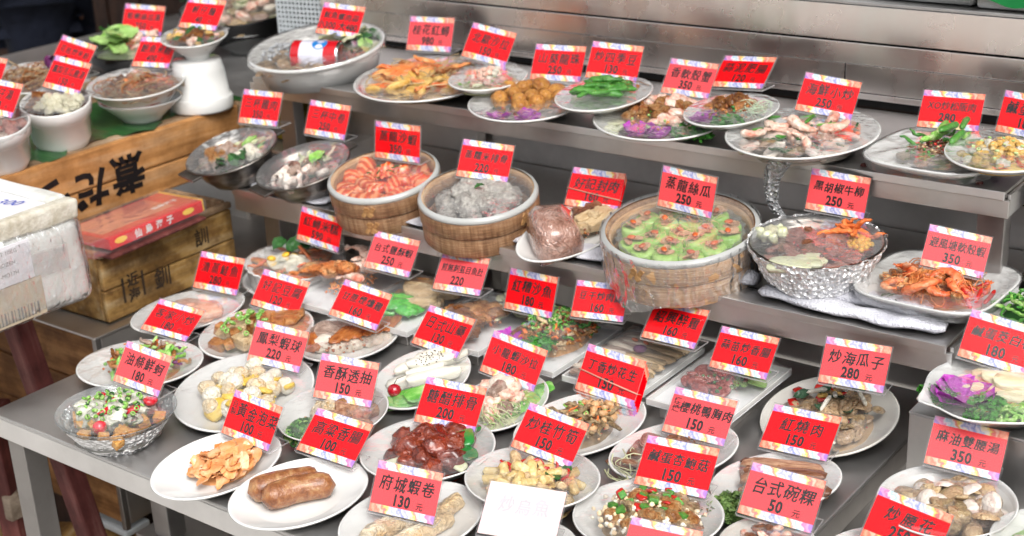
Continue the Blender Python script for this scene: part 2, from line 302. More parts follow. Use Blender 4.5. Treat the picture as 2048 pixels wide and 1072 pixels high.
# ------------------------------------------------------------------ food piece shapes, span about 1
import bmesh
SH = {}
def ico(sub, f):
    bm = bmesh.new(); bmesh.ops.create_icosphere(bm, subdivisions=sub, radius=.5)
    vs = [f(v.co.copy()) for v in bm.verts]; fs = [[v.index for v in q.verts] for q in bm.faces]; bm.free(); return vs, fs
def reg(name, vf, smooth=True, n=1):
    SH.setdefault(name, []).append((vf[0], vf[1], smooth))
for s in range(4):
    reg('chunk', ico(2, lambda c, s=s: c*(1+.55*nz3(c, 2.2, s)+.15*nz3(c, 6, s+9))))
    reg('lump', ico(3, lambda c, s=s: c*(1+.35*nz3(c, 2.0, s+20)+.22*nz3(c, 6.5, s)+.1*nz3(c, 14, s))))
    reg('smooth_lump', ico(3, lambda c, s=s: Vector((c.x, c.y, c.z))*(1+.16*nz3(c, 2.2, s+4)+.03*nz3(c, 9, s))))
    reg('ball', ico(2, lambda c, s=s: c*(1+.10*nz3(c, 4, s))))
    def fl(c, s=s):
        q = Vector((math.copysign(abs(c.x*2)**.55/2, c.x), math.copysign(abs(c.y*2)**.55/2, c.y), math.copysign(abs(c.z*2)**.6/2, c.z)))
        q = q*(1+.18*nz3(c, 2.4, s+3)); q.z += .35*(q.x*q.x)*(1 if s % 2 else -1)+.15*nz3(c, 2.2, s); return q
    reg('slab', ico(2, fl))
    bm_ = bmesh.new(); bmesh.ops.create_cube(bm_, size=.94); bmesh.ops.bevel(bm_, geom=bm_.edges[:], offset=.09, segments=2, affect='EDGES', profile=.6)
    bm_.verts.index_update(); reg('cube', ([v.co*(1+.16*nz3(v.co, 1.6, s)) for v in bm_.verts], [[v.index for v in q.verts] for q in bm_.faces]), True); bm_.free()
    rnd = random.Random(s)
    th = [(x/8-.5, .28*math.sin(x/8*math.pi*(1+.4*s))*(1 if s % 2 else -1)*.6, .12*rnd.uniform(-1, 1)) for x in range(9)]
    reg('strip', tube(th, [.06+.07*math.sin(math.pi*(i+.6)/9.2) for i in range(9)], 6))
    # strand: thin long curl
    th = [(.5*math.cos(x*.5*(1+.2*s)), .5*math.sin(x*.5), .2*math.sin(x*.9+s)) for x in range(10)]
    reg('curl', tube(th, .028, 5))
    # sheet-like flake with curled edges
    vs, fs = [], []
    for i in range(6):
        for j in range(5):
            u, v = i/5-.5, j/4-.5; e = 1-.35*abs(v*2)**2
            vs.append(((u*e)+.08*nz3((u, v, 0), 5, s), v*.8*(1-.3*abs(u*2)**2)+.08*nz3((u, v, 2), 5, s), .25*nz3((u, v, 1), 2.6, s)+.25*(u*u+v*v)*(1 if s % 2 else .3)))
    for i in range(5):
        for j in range(4): a = i*5+j; fs.append((a, a+1, a+6, a+5))
    reg('flake', (vs, fs))
    vs, fs = [], []
    for i in range(8):
        u = i/7; wd = .32*math.sin(math.pi*min(1, u*1.02+.02))**.7
        for j in range(5):
            v = j/4*2-1; vs.append((u-.5, v*wd, .12*abs(v)+.18*math.sin(u*3+s)+.05*math.sin(u*17+s)*abs(v)))
    for i in range(7):
        for j in range(4): a = i*5+j; fs.append((a, a+1, a+6, a+5))
    reg('leaf', (vs, fs))
    # parsley sprig: many small frilled leaves in a loose dome
    vs, fs = [], []; rnd = random.Random(40+s)
    for i in range(150):
        t, r = rnd.uniform(0, 2*math.pi), math.sqrt(rnd.random())*.5; p = Vector((r*math.cos(t), r*math.sin(t), .34*math.sqrt(max(0, 1-(r*2)**2))*rnd.uniform(.5, 1.1)))
        m = Euler((rnd.uniform(-1.2, 1.2), rnd.uniform(-1.2, 1.2), rnd.uniform(0, 6))).to_matrix(); z = rnd.uniform(.05, .1)
        o = len(vs); vs += [p+m@Vector(q)*z for q in ((-1, -.6, 0), (0, -.9, .3), (1, -.5, 0), (.7, .7, .4), (0, 1, 0), (-.8, .6, .4))]; fs += [(o, o+1, o+4), (o+1, o+2, o+3), (o+1, o+3, o+4), (o, o+4, o+5)]
    reg('sprig', (vs, fs), False)
    # petal cup
    vs, fs = [], []
    for i in range(6):
        for j in range(7):
            u = i/5; t = (j/6-.5)*2.3; r = .5*u**.8; vs.append((r*math.cos(t)*1.15, r*math.sin(t), .25*u*u+.06*math.sin(j*2.2+s)*u))
    for i in range(5):
        for j in range(6): a = i*7+j; fs.append((a, a+1, a+8, a+7))
    reg('petal', (vs, fs))
def ring_vf(r=.36, q=.14, n=10, m=6, h=1.):
    vs, fs = [], []
    for i in range(n):
        for j in range(m):
            t, p = 2*math.pi*i/n, 2*math.pi*j/m; vs.append(((r+q*math.cos(p))*math.cos(t), (r+q*math.cos(p))*math.sin(t), q*math.sin(p)*h))
    for i in range(n):
        for j in range(m): fs.append((i*m+j, ((i+1) % n)*m+j, ((i+1) % n)*m+(j+1) % m, i*m+(j+1) % m))
    return vs, fs
reg('ring', ring_vf(.36, .13, 10, 6, 2.0)); reg('squid', ring_vf(.4, .10, 12, 6, 3.0))
def caps(L, r, bend, seed, n=14, sides=12, lumpy=.08):
    pts, rad = [], []
    for i in range(n+1):
        u = i/n; x = (u-.5); e = min(1, (1-(2*abs(x))**6)) ; pts.append((x*L, bend*(.25-x*x)*1.6, 0)); rad.append(max(.012, r*e**.5))
    vs, fs = tube(pts, rad, sides); vs = [v*(1+lumpy*.3*nz3(v, 9, seed))+Vector((0, 0, lumpy*.15*nz3(v, 5, seed))) for v in vs]; return vs, fs
for s in range(3): reg('sausage', caps(1, .17, .12*(s+1), s))
for s in range(3): reg('roll', caps(1, .2, .05, s, 10, 10, .4))
reg('baton', caps(1, .10, .02, 1, 8, 8, .05)); reg('baton', caps(1, .10, .06, 2, 8, 8, .05))
def shrimp_vf(arc, s):
    pts, rad = [], []; n = 18
    for i in range(n+1):
        u = i/n; t = u*arc; pts.append((.36*math.sin(t), .36*(1-math.cos(t))-.25, 0)); seg = .014*(1 if i % 3 == 0 else -.4)
        rad.append((.15*(1-u)**.55+.025+seg) if u > .07 else .10)
    vs, fs = tube(pts, rad, 9)
    e = Vector(pts[-1]); d = (Vector(pts[-1])-Vector(pts[-2])).normalized(); nrm = Vector((0, 0, 1)); sd_ = d.cross(nrm)
    o = len(vs)
    for k in (-1, -.35, .35, 1):
        q = (d+sd_*k*.7).normalized(); b = len(vs); vs += [e-q*.03, e+q*.12+sd_*.035+nrm*.02, e+q*.19, e+q*.12-sd_*.035-nrm*.02]; fs.append((b, b+1, b+2, b+3))
    # legs
    for i in range(3, 13, 2):
        p = Vector(pts[i]); c = Vector((0, .11, 0)); q = (c-p).normalized(); b = len(vs); vs += [p+q*.05, p+q*.05+Vector((.02, 0, .03)), p+q*.2+Vector((.03, .0, .05))]; fs.append((b, b+1, b+2))
    return vs, fs
reg('shrimp', shrimp_vf(3.6, 0)); reg('shrimp', shrimp_vf(2.8, 1)); reg('prawn', shrimp_vf(1.5, 2)); reg('prawn', shrimp_vf(1.9, 2))
# shells, rounds
def shell(s):
    vs, fs = [], []
    for i in range(7):
        for j in range(14):
            t = 2*math.pi*j/14; a = i/6*math.pi/2; vs.append((.5*math.sin(a)*math.cos(t)*(1+.05*(j % 2)), .38*math.sin(a)*math.sin(t)*(1+.05*(j % 2)), .26*math.cos(a)+.03*nz3((i, j, 0), .7, s)))
    for i in range(6):
        for j in range(14): k = (j+1) % 14; fs.append((i*14+j, i*14+k, (i+1)*14+k, (i+1)*14+j))
    return vs, fs
for s in range(3): reg('shell', shell(s))
v_, f_ = lathe([(.0, -.5), (.42, -.5), (.5, -.44), (.52, .0), (.5, .42), (.44, .5), (0, .5)], 1, 1, 0, 18, close=False); reg('round', (v_, f_))
v_, f_ = lathe([(.0, -.5), (.48, -.5), (.5, 0), (.48, .5), (0, .5)], 1, 1, 0, 14, close=False); reg('disc', (v_, f_))
# crab claw
def claw():
    a = tube([(-.5, 0, 0), (-.3, .03, 0), (-.05, .02, 0), (.15, .05, 0), (.35, .12, 0), (.5, .08, 0)], [.05, .12, .19, .16, .09, .01], 9)
    b = tube([(.05, -.1, 0), (.25, -.12, 0), (.45, -.02, 0)], [.09, .06, .01], 7); return join([a, b])
reg('claw', claw())
# crab carapace
def cara():
    return ico(3, lambda c: Vector((c.x*(1.15+.05*math.sin(9*c.y)), c.y*.9, max(-.12, c.z)*.75+.05*nz3(c, 5, 2))))
reg('carapace', cara())
reg('egg', ico(2, lambda c: Vector((c.x*(1.25), c.y, min(.12, c.z)))))
MC = {}
def piece_mesh(shape, k, mat):
    key = (shape, k, mat)
    if key not in MC:
        vs, fs, sm = SH[shape][k]; MC[key] = mesh(shape, vs, fs, mat, sm)
    return MC[key]
# ------------------------------------------------------------------ the setting
T, M, U, B, L, C = .655, .82, .99, .757, .635, .905
def struct(name, me, loc=None): return tag(link(name, me, None, loc), kind='structure')
vs, fs = [], []
struct('pavement', mesh('pavement', [(-60, -60, 0), (60, -60, 0), (60, 60, 0), (-60, 60, 0)], [(0, 1, 2, 3)], 'pavement'))
o = box('back_wall', -9, 6, 4.2, 4.35, 0, 4.5, 'wall_paint', b=0); tag(o, kind='structure')
o = box('side_wall', 2.2, 2.35, 2.0, 4.195, 0, 4.5, 'wall_paint', b=0); tag(o, kind='structure')
# building across the street, behind the viewer: it is what the steel mirrors
bl = empty('street_building', (0, -11, 0), (0, 0, 0), 'plain grey building across the street behind the viewer', 'building')
box('facade_wall', -14, 12, -.3, 0, 0, 6.5, 'facade', bl, 0)
for i in range(9):
    for j in range(2): box('window', -12.6+i*2.8, -11.2+i*2.8, -.002, .04, 1.2+j*2.7, 2.7+j*2.7, 'window_dark', bl, 0)
# added awning, out of view: shades the back and darkens reflections
aw = empty('added_awning', (0, 0, 2.75), (0, 0, 0), 'grey canvas awning added out of view to shade the back of the stall', 'awning')
box('canvas_sheet', -6, 3, 1.9, 4.15, 0, .03, 'canvas', aw, 0)
for i in range(4): me = bev_box(-.02, .02, -1.1, 1.1, -.045, -.005, .003); me.materials.append(MATS['steel_leg']); link('support_bar', me, aw, (-5+i*2.4, 3.02, 0))
# wooden back partition (dark boards) at the upper left
pt = empty('wooden_partition', (-3.9, 3.55, 0), (0, 0, 0), 'dark brown board partition behind the black bowls', 'partition')
for i in range(14): box('board', -1.6+i*.2, -1.406+i*.2, -.015+.004*(i % 3), .015, .02, 2.2, 'wood_dark', pt, .004)
# main table
tb = empty('steel_table', (-1.35, 1.56, 0), label='low stainless steel table crowded with plates of food', cat='table')
px, py = 1.35, -1.56
box('table_top', -2.005+px, -.698+px, 1.153+py, 2.02+py, T-.006, T, 'steel_top', tb, .002)
box('apron', -2.003+px, -.700+px, 1.154+py, 1.16+py, T-.044, T-.0065, 'steel_x', tb, .0015)
box('apron', -.706+px, -.6985+px, 1.161+py, 2.019+py, T-.044, T-.0065, 'steel_dark', tb, .0015)
box('apron', -2.0045+px, -1.997+px, 1.161+py, 2.019+py, T-.044, T-.0065, 'steel_y', tb, .0015)
for lx, ly in ((-1.985, 1.163), (-.75, 1.17), (-1.985, 1.96), (-.75, 1.96)): box('leg', lx+px, lx+.042+px, ly+py, ly+.042+py, 0, T-.007, 'steel_leg', tb, .002)
# low bench under it
lb = empty('low_steel_bench', (-1.6, 1.62, 0), label='low steel bench standing under the food table', cat='bench')
box('bench_top', -.44, .7, -.2, .28, .262, .27, 'steel_top', lb, .002); box('bench_apron', -.438, .698, -.199, -.193, .22, .261, 'steel_x', lb, .001)
for lx, ly in ((-.42, -.19), (.64, -.19), (-.42, .24), (.64, .24)): box('leg', lx, lx+.035, ly, ly+.035, 0, .261, 'steel_leg', lb, .002)
box('upright_post', -.40, -.355, -.185, -.145, .2705, .64, 'steel_leg', lb, .002)
# middle shelf
ms = empty('middle_shelf', (-1.4, 2.06, 0), label='middle steel display shelf holding steamers and pots', cat='display shelf')
mx, my = 1.4, -2.06
box('shelf_board', -2.15+mx, -.649+mx, 1.862+my, 2.29+my, M-.005, M, 'steel_x', ms, .0015)
box('tray_lip', -2.15+mx, -.649+mx, 1.856+my, 1.8615+my, M-.012, M+.001, 'steel_x', ms, .001)
box('apron', -2.15+mx, -.640+mx, 1.8605+my, 1.868+my, M-.047, M-.0125, 'steel_x', ms, .001)
box('side_apron', -.647+mx, -.641+mx, 1.869+my, 2.285+my, M-.047, M-.006, 'steel_y', ms, .001)
box('seam', -1.02+mx, -.80+mx, 1.913+my, 1.9155+my, M+.0002, M+.0009, 'black_gap', ms, 0)
for lx, ly in ((-2.09, 1.88), (-2.09, 2.2), (-1.64, 2.0), (-.70, 1.98), (-1.20, 2.1)): box('leg', lx+mx, lx+.045+mx, ly+my, ly+.03+my, 0, M-.006, 'steel_leg', ms, .002)
box('front_panel', -1.22+mx, -.655+mx, 2.03+my, 2.034+my, .3, M-.048, 'steel_dark', ms, .001)
box('inner_ledge', -1.0+mx, -.655+mx, 1.99+my, 2.028+my, T+.058, T+.064, 'steel_dark', ms, .001)
# upper shelf
us = empty('upper_shelf', (-1.45, 2.25, 0), label='upper steel display shelf below the backsplash, holding oval plates', cat='display shelf')
ux, uy = 1.45, -2.25
box('shelf_board', -2.29+ux, -.652+ux, 2.079+uy, 2.43+uy, U-.005, U, 'steel_x', us, .0015)
box('tray_lip', -2.29+ux, -.652+ux, 2.074+uy, 2.0785+uy, U-.013, U+.0012, 'steel_x', us, .001)
box('apron', -2.305+ux, -.645+ux, 2.078+uy, 2.086+uy, U-.042, U-.0135, 'steel_dark', us, .001)
box('side_apron', -.6512+ux, -.6462+ux, 2.087+uy, 2.425+uy, U-.042, U-.006, 'steel_y', us, .001)
for lx, ly, m_ in ((-2.235, 2.09, 'steel_leg'), (-.697, 2.09, 'steel_leg'), (-1.86, 2.25, 'steel_dark'), (-2.235, 2.38, 'steel_dark')): box('leg', lx+ux, lx+.045+ux, ly+uy, ly+.03+uy, M+.0005, U-.006, m_, us, .002)
for x_, y_ in ((-.70, 2.10), (-.89, 2.10)):
    v_, f_ = lathe([(1, 0), (1, .002), (.7, .004)], .006, .006, 0, 10); link('bolt', mesh('bolt', v_, f_, 'wood_red'), us, (x_+ux, y_+uy, U+.0003))
# steel backsplash behind both shelves (each sheet a panel, joints open)
bp = empty('steel_backsplash', (-1.5, 2.44, 0), label='brushed stainless steel backsplash panelled behind the upper shelf', cat='backsplash')
def panel(x0, x1, z0, z1, y, m, th=.003): box('panel', x0+1.5, x1+1.5, y-2.44, y-2.44+th, z0, z1, m, bp, .0008)
panel(-2.30, -.60, .45, .897, 2.293, 'steel_dark'); panel(-2.30, -.60, .8995, .984, 2.2945, 'steel_dark')
panel(-2.42, -1.081, 1.0045, 1.0155, 2.437, 'steel_wall'); panel(-1.078, -.3, 1.0045, 1.0155, 2.437, 'steel_wall')
panel(-2.42, -1.081, 1.0175, 1.0685, 2.438, 'steel_wall'); panel(-1.078, -.3, 1.0175, 1.0685, 2.438, 'steel_wall')
panel(-2.42, -.3, 1.071, 1.1095, 2.432, 'steel_wall'); panel(-2.42, -.3, 1.112, 1.1775, 2.4385, 'steel_wall')
box('backing', -2.41+1.5, -.305+1.5, .004, .012, .991, 1.176, 'black_gap', bp, 0)
panel(-.632, -.628, .45, .99, 2.15, 'steel_leg', .13)
# side column at the right edge
box('column_panel', -.618+1.5, -.46+1.5, -.25, -.244, .60, .955, 'steel_y', bp, .001)
# counter above the backsplash with white foam boxes and green net
ct = empty('rear_counter', (-1.3, 2.6, 1.178), label='steel counter top above the backsplash under white foam boxes', cat='counter')
box('counter_top', -1.1, 1.0, -.165, .3, .0015, .0075, 'steel_top', ct, .001)
for i, (x0, x1, lb_) in enumerate(((-1.155, -.855, 'white foam box on the rear counter left of the dark gap'), (-.848, -.55, 'white foam box at the right end of the rear counter'))):
    o = box('foam_box', x0, x1, 2.45+.012*(1-i), 2.85, 1.187, 1.30, 'styro_white', None, .008); tag(o, lb_, 'foam box', 'foam boxes on the rear counter')
rnd = random.Random(3); vs, fs = [], []
nx, ny = 60, 8
for i in range(nx+1):
    for j in range(ny+1):
        u, v = i/nx, j/ny; x = -1.02+.55*u
        if j < 5: y, z = 2.75-.07*j-.005, 1.306+.004*math.sin(u*30+j)
        else: y, z = 2.44-.003*(j-5)+.004*math.sin(u*18), 1.298-.033*(j-4)*(1-.45*(1-u))+.004*math.sin(u*40)
        vs.append((x, y, z))
for i in range(nx):
    for j in range(ny): a = i*(ny+1)+j; fs.append((a, a+1, a+ny+2, a+ny+1))
tag(link('green_net', mesh('net', vs, fs, 'net_green')), 'green plastic net draped over the white foam boxes', 'net')
# left counter behind the crate
lc = empty('side_counter', (-2.9, 2.5, 0), label='grey steel counter behind the wooden crate', cat='counter')
box('counter_top', -.5, .48, -.37, .55, C-.012, C-.004, 'steel_top', lc, .002); box('front_panel', -.49, .47, -.365, -.36, .12, C-.0125, 'steel_dark', lc, .001); box('side_panel', .468, .474, -.359, .54, .12, C-.0125, 'steel_dark', lc, .001)
# right box and lower right counter
rb = empty('steel_box', (-.40, 1.86, L), label='brushed steel box raising the dish of bamboo shoots', cat='steel box')
box('box_top', -.26, .4, -.105, .13, B-L-.004, B-L, 'steel_x', rb, .0015); box('front_panel', -.259, .4, -.104, -.100, .0015, B-L-.0045, 'steel_y', rb, .001); box('side_panel', -.2595, -.2555, -.0995, .129, .0015, B-L-.0045, 'steel_dark', rb, .001)
rc = empty('right_counter', (-.2, 1.6, 0), label='low steel counter at the right under the soup bowls', cat='counter')
box('counter_top', -.452, .5, -.4, .42, L-.006, L, 'steel_top', rc, .002); box('apron', -.451, .5, -.399, -.393, L-.05, L-.0065, 'steel_x', rc, .001); box('side_apron', -.4515, -.4465, -.392, .41, L-.05, L-.0065, 'steel_dark', rc, .001)
for lx, ly in ((-.44, -.385), (.44, -.385), (-.44, .37)): box('leg', lx, lx+.04, ly, ly+.04, 0, L-.007, 'steel_leg', rc, .002)
# cabinet
cb = empty('wooden_cabinet', (-2.6, 1.75, 0), label='brown wooden cabinet with steel edging beneath the worn crate', cat='cabinet')
box('cabinet_top', -.55, .43, -.26, .45, .6145, .62, 'steel_dark', cb, .002)
for k in range(4): box('front_board', -.54, .415, -.256+.001*(k % 2), -.24, .205+k*.1025, .305+k*.1025, 'wood_cabinet', cb, .002)
box('edge_strip', .4155, .4275, -.2575, -.245, .19, .614, 'steel_leg', cb, .001); box('side_panel', .4205, .427, -.244, .44, .2, .6135, 'steel_dark', cb, .001)
box('plinth', -.5, .40, -.22, .4, .02, .18, 'wood_dark', cb, .002); box('foot_rail', .3, .43, -.262, -.2, .176, .1895, 'plastic_white', cb, .003)
# sawhorse under the foam box: red painted
sh_ = empty('red_stool', (-2.2, 1.3, 0), label='red painted wooden stool under the white foam box', cat='stool')
def beam(name, p0, p1, w_, t_, mat, par):
    p0, p1 = Vector(p0), Vector(p1); d = p1-p0; me = bev_box(-w_/2, w_/2, -t_/2, t_/2, -d.length/2, d.length/2, .004); me.materials.append(MATS[mat])
    q = d.to_track_quat('Z', 'Y'); o = link(name, me, par, (p0+p1)/2); o.rotation_mode = 'XYZ'; o.rotation_euler = q.to_euler(); return o
beam('leg', (-.03, .06, .755), (.15, .08, 0), .042, .038, 'wood_red', sh_); beam('leg', (-.12, .04, .5), (-.10, .05, .0), .075, .04, 'wood_red', sh_)
beam('leg', (.02, -.15, .755), (.06, -.2, 0), .05, .045, 'wood_red', sh_) if False else None
beam('leg', (-.42, -.12, .755), (-.5, -.16, 0), .06, .045, 'wood_red', sh_); beam('leg', (-.42, .1, .755), (-.5, .14, 0), .06, .045, 'wood_red', sh_)
box('stretcher', -.52, -.075, .01, .09, .27, .325, 'wood_grey', sh_, .004); box('seat_board', -.48, .05, -.15, .12, .745, .768, 'wood_red', sh_, .004)
# timber offcuts on the ground under the table
rnd = random.Random(8)
pl = [(-2.55, 1.56, .9, .12, .03, 8, 'wood_grey'), (-2.3, 1.75, .8, .10, .05, -14, 'wood_worn'), (-2.62, 1.8, .7, .12, .025, 20, 'wood_red'), (-2.2, 1.5, .6, .09, .035, 30, 'wood_worn'), (-2.8, 1.45, .6, .1, .03, -6, 'wood_grey'), (-2.42, 1.66, .75, .07, .04, -2, 'wood_edge')]
for i, (x, y, l_, w_, t_, a_, m_) in enumerate(pl):
    z0 = .03+.035*i
    o = box('timber_offcut', x-l_/2, x+l_/2, y-w_/2, y+w_/2, z0 if i else .0, z0+t_ if i else t_, m_, None, .004, rot=(0, 0, R(a_)))
    tag(o, ['grey weathered board lying flat lowest under the table', 'worn yellow plank lying crooked under the table', 'reddish board across the pile under the table', 'short worn plank slanting in the pile under the table', 'grey board at the far left of the pile', 'narrow brown batten topmost of the pile under the table'][i], 'plank', 'old boards piled under the table')
# long crate with brushed characters
c1 = empty('long_crate', (-2.66, 1.62, .765), label='long orange wooden crate with black brushed characters, upside down', cat='crate')
H1 = C-.765
box('side_board', .245, .262, -.62, .498, .062, H1, 'wood_crate', c1, .004); box('side_board', .2445, .2615, -.62, .498, .001, .060, 'wood_crate', c1, .004)
box('top_rail', .205, .2445, -.62, .50, H1-.02, H1-.001, 'wood_edge', c1, .005)
box('end_board', -.27, .2625, .4985, .516, .0, H1+.004, 'wood_edge', c1, .005)
for k in range(4): box('slat', -.265+k*.118, -.153+k*.118, -.62, .497, H1-.016, H1-.003+.001*(k % 2), 'wood_edge', c1, .004)
box('side_board', -.275, -.262, -.62, .50, 0, H1-.02, 'wood_edge', c1, .004)
def text_mesh(s, size, mat, ext=0., off=0., shear=0., align='CENTER', spacing=1.):
    cu = D.curves.new('lettering', 'FONT'); cu.body = s; cu.size = size; cu.extrude = ext; cu.offset = off; cu.shear = shear; cu.align_x = align; cu.align_y = 'CENTER'; cu.space_character = spacing; cu.resolution_u = 2
    o = D.objects.new('tmp', cu); COL.objects.link(o); dg = bpy.context.evaluated_depsgraph_get(); dg.update()
    me = D.meshes.new_from_object(o.evaluated_get(dg)); D.objects.remove(o); D.curves.remove(cu); me.materials.clear(); me.materials.append(MATS[mat]); return me
def put_text(s, size, mat, parent, loc, rot, **kw): return link('lettering', text_mesh(s, size, mat, **kw), parent, loc, rot)
# on the +X face: text plane normal +X ; characters stand upside down
RX = (R(90), 0, R(90)); RXU = Euler((R(90), 0, R(90))).to_matrix() @ Matrix.Rotation(R(180), 3, 'Z')
ru = RXU.to_euler()
for s, y_, sz, zz in (('煮', .173, .088, .073), ('だ', .078, .088, .066), ('つ', -.015, .085, .078), ('こ', -.11, .085, .072)): put_text(s, sz, 'ink', c1, (.2628, y_, zz), ru, off=.0028, ext=.0003)
tag(link('banana_leaf', mesh('leaf', *(lambda: (lambda v: (v, [(i*7+j, i*7+j+1, i*7+j+8, i*7+j+7) for i in range(24) for j in range(6)]))([( -2.43-.05*j+.006*math.sin(i*2.1+j)+ (.03*math.sin(i*.9) if j == 0 else 0), 1.30+i*.036, C+.0015+.004*math.sin(i*1.3+j)+.004*(j == 0)*math.sin(i*3)) for i in range(25) for j in range(7)]))(), 'banana_leaf', True)), 'dark green banana leaf spread on the crate beneath the white pots', 'leaf')
# worn box (crate 2)
c2 = empty('worn_crate', (-2.20, 1.55, .6215), (0, 0, R(1.5)), 'worn peeling wooden box with red packet leaning on top', 'crate')
box('side_board', -.014, -.0005, 0, .35, 0, .0655, 'wood_worn', c2, .004); box('side_board', -.0145, 0, .001, .349, .067, .132, 'wood_worn', c2, .004); box('side_board', -.014+.001, .001, 0, .352, .1335, .148, 'wood_edge', c2, .004)
box('front_board', -.24, -.0145, .0, .013, .0, .146, 'wood_worn', c2, .004); box('back_board', -.24, -.0145, .336, .350, 0, .150, 'wood_edge', c2, .005)
box('side_board', -.254, -.2405, 0, .35, 0, .146, 'wood_worn', c2, .004); box('base_board', -.2395, -.015, .0135, .3355, 0, .012, 'wood_edge', c2, .002)
box('filling_sheet', -.2395, -.015, .0135, .3355, .10, .104, 'wood_worn', c2, .001)
for s, y_, z_, sz in (('近', .07, .068, .03), ('海', .07, .036, .03), ('釧', .145, .045, .045), ('訓', .26, .095, .04), ('丨', .045, .05, .055), ('丨', .095, .05, .055)): put_text(s, sz, 'ink_brown', c2, (.0006, y_, z_), RX, off=.0008)
# red packet on it
rp = empty('red_packet', (-2.245, 1.665, .790), (R(1.5), R(-2), R(1)), 'flat red gift packet wrapped in clear film on the worn crate', 'packet')
plain('packet_red', '#d3141b', .3, .4); food('packet_print', '#c23b34', '#d98a6c', 1.2, .3, .4, 0, 0, '#8e2f35')
box('carton', -.068, .068, -.105, .135, -.014, .010, 'packet_red', rp, .002)
box('printed_window', -.06, .035, -.095, .09, .0102, .0108, 'packet_print', rp, 0)
for s, y_ in (('仙', -.035), ('烏', -.008), ('海', .019), ('子', .046)): put_text(s, .018, 'ink_white', rp, (.0687, y_, -.002), RX, off=.0006)
for y_ in (-.078, .095): v_, f_ = lathe([(0, 0), (1, 0), (1, .0006), (0, .0006)], .015, .006, 0, 20, close=False); link('gold_badge', mesh('badge', v_, f_, 'ink_yellow'), rp, (.0683, y_, 0), (R(90), 0, R(90)))
put_text('仙烏海子', .017, 'ink_white', rp, (.012, .085, .0112), (0, 0, R(90)), off=.0004)
box('clear_wrap', -.075, .0735, -.15, .142, -.018, .0145, 'film_flat', rp, .006); box('edge_band', -.066, .0682, .1352, .137, -.013, .013, 'ink_yellow', rp, .001); box('sausage_bag', .03, .085, -.12, .125, -.026, -.0185, 'wood_red', rp, .008)
# polystyrene box at the left edge, fish inside
fb = empty('large_foam_box', (-2.23, 1.16, .768), (0, 0, 0), 'large taped white foam box with blue handwriting, at the left edge', 'foam box')
def rbox(name, x0, x1, y0, y1, z0, z1, r, mat, par):
    bm = bmesh.new(); bmesh.ops.create_cube(bm, size=1)
    for v in bm.verts: v.co = ((x0+x1)/2+v.co.x*(x1-x0), (y0+y1)/2+v.co.y*(y1-y0), (z0+z1)/2+v.co.z*(z1-z0))
    bmesh.ops.bevel(bm, geom=bm.edges[:], offset=r, segments=5, affect='EDGES', profile=.5)
    bmesh.ops.subdivide_edges(bm, edges=[e for e in bm.edges if e.calc_length() > .03], cuts=6, use_grid_fill=True)
    for v in bm.verts: v.co += Vector([.0022*mnoise.noise(v.co*40+Vector((k*9, 0, 0)))+.003*mnoise.noise(v.co*11+Vector((0, k*5, 0))) for k in range(3)])
    me = D.meshes.new(name); bm.to_mesh(me); bm.free(); me.materials.append(MATS[mat])
    for p in me.polygons: p.use_smooth = True
    return link(name, me, par)
rbox('box_body', -.21, .21, -.22, .245, 0, .163, .028, 'polystyrene', fb)
rbox('clear_wrap', -.213, .2170, -.224, .249, .0, .166, .03, 'film_skirt', fb)
rbox('rim_wall', .178, .2085, -.22, .243, .150, .187, .008, 'polystyrene_raw', fb); rbox('rim_wall', -.209, .178, .205, .2435, .150, .190, .010, 'polystyrene', fb); rbox('rim_wall', -.209, -.17, -.22, .195, .150, .187, .008, 'polystyrene_raw', fb)
box('paper_sheet', -.165, .176, -.19, .203, .180, .182, 'label_paper', fb, 0)
put_text('90·300', .034, 'ink_blue', fb, (.085, .165, .1826), (0, 0, R(16)), shear=.3)
box('label', .2125, .2150, -.03, .128, .082, .150, 'label_paper', fb, 0); box('old_label', .2125, .2148, -.03, .140, .012, .080, 'label_old', fb, 0)
rnd = random.Random(2)
for k in range(20): box('bar', .2148, .2152, 0+k*.0065, 0+k*.0065+rnd.choice([.0012, .002, .0032]), .016, .038, 'barcode', fb, 0)
for k, s in enumerate(('-18°C  NET 10KG', 'KEEP FROZEN', 'WL-021-MO17H')): put_text(s, .010, 'barcode', fb, (.2154, .065, .138-.019*k), RX)
box('clear_tape', .213, .2140, -.05, .2, .075, .12, 'film_hazy', fb, 0)
food('raw_pink', '#c9746c', '#e2a79a', 2, .3, .5, .3)
for k, (x, y, a_) in enumerate(((-.02, .02, 60), (-.09, -.04, 75))):
    o = link('fish_fillet', piece_mesh('lump', k, 'raw_pink'), None, (-2.12+x, 1.17+y, .965), (0, .1, R(a_)), (.16, .06, .035)); tag(o, ['pink raw fish fillet inside the foam box beside the rim', 'pink raw fish fillet deeper inside the foam box'][k], 'fish fillet', 'fillets in the foam box')
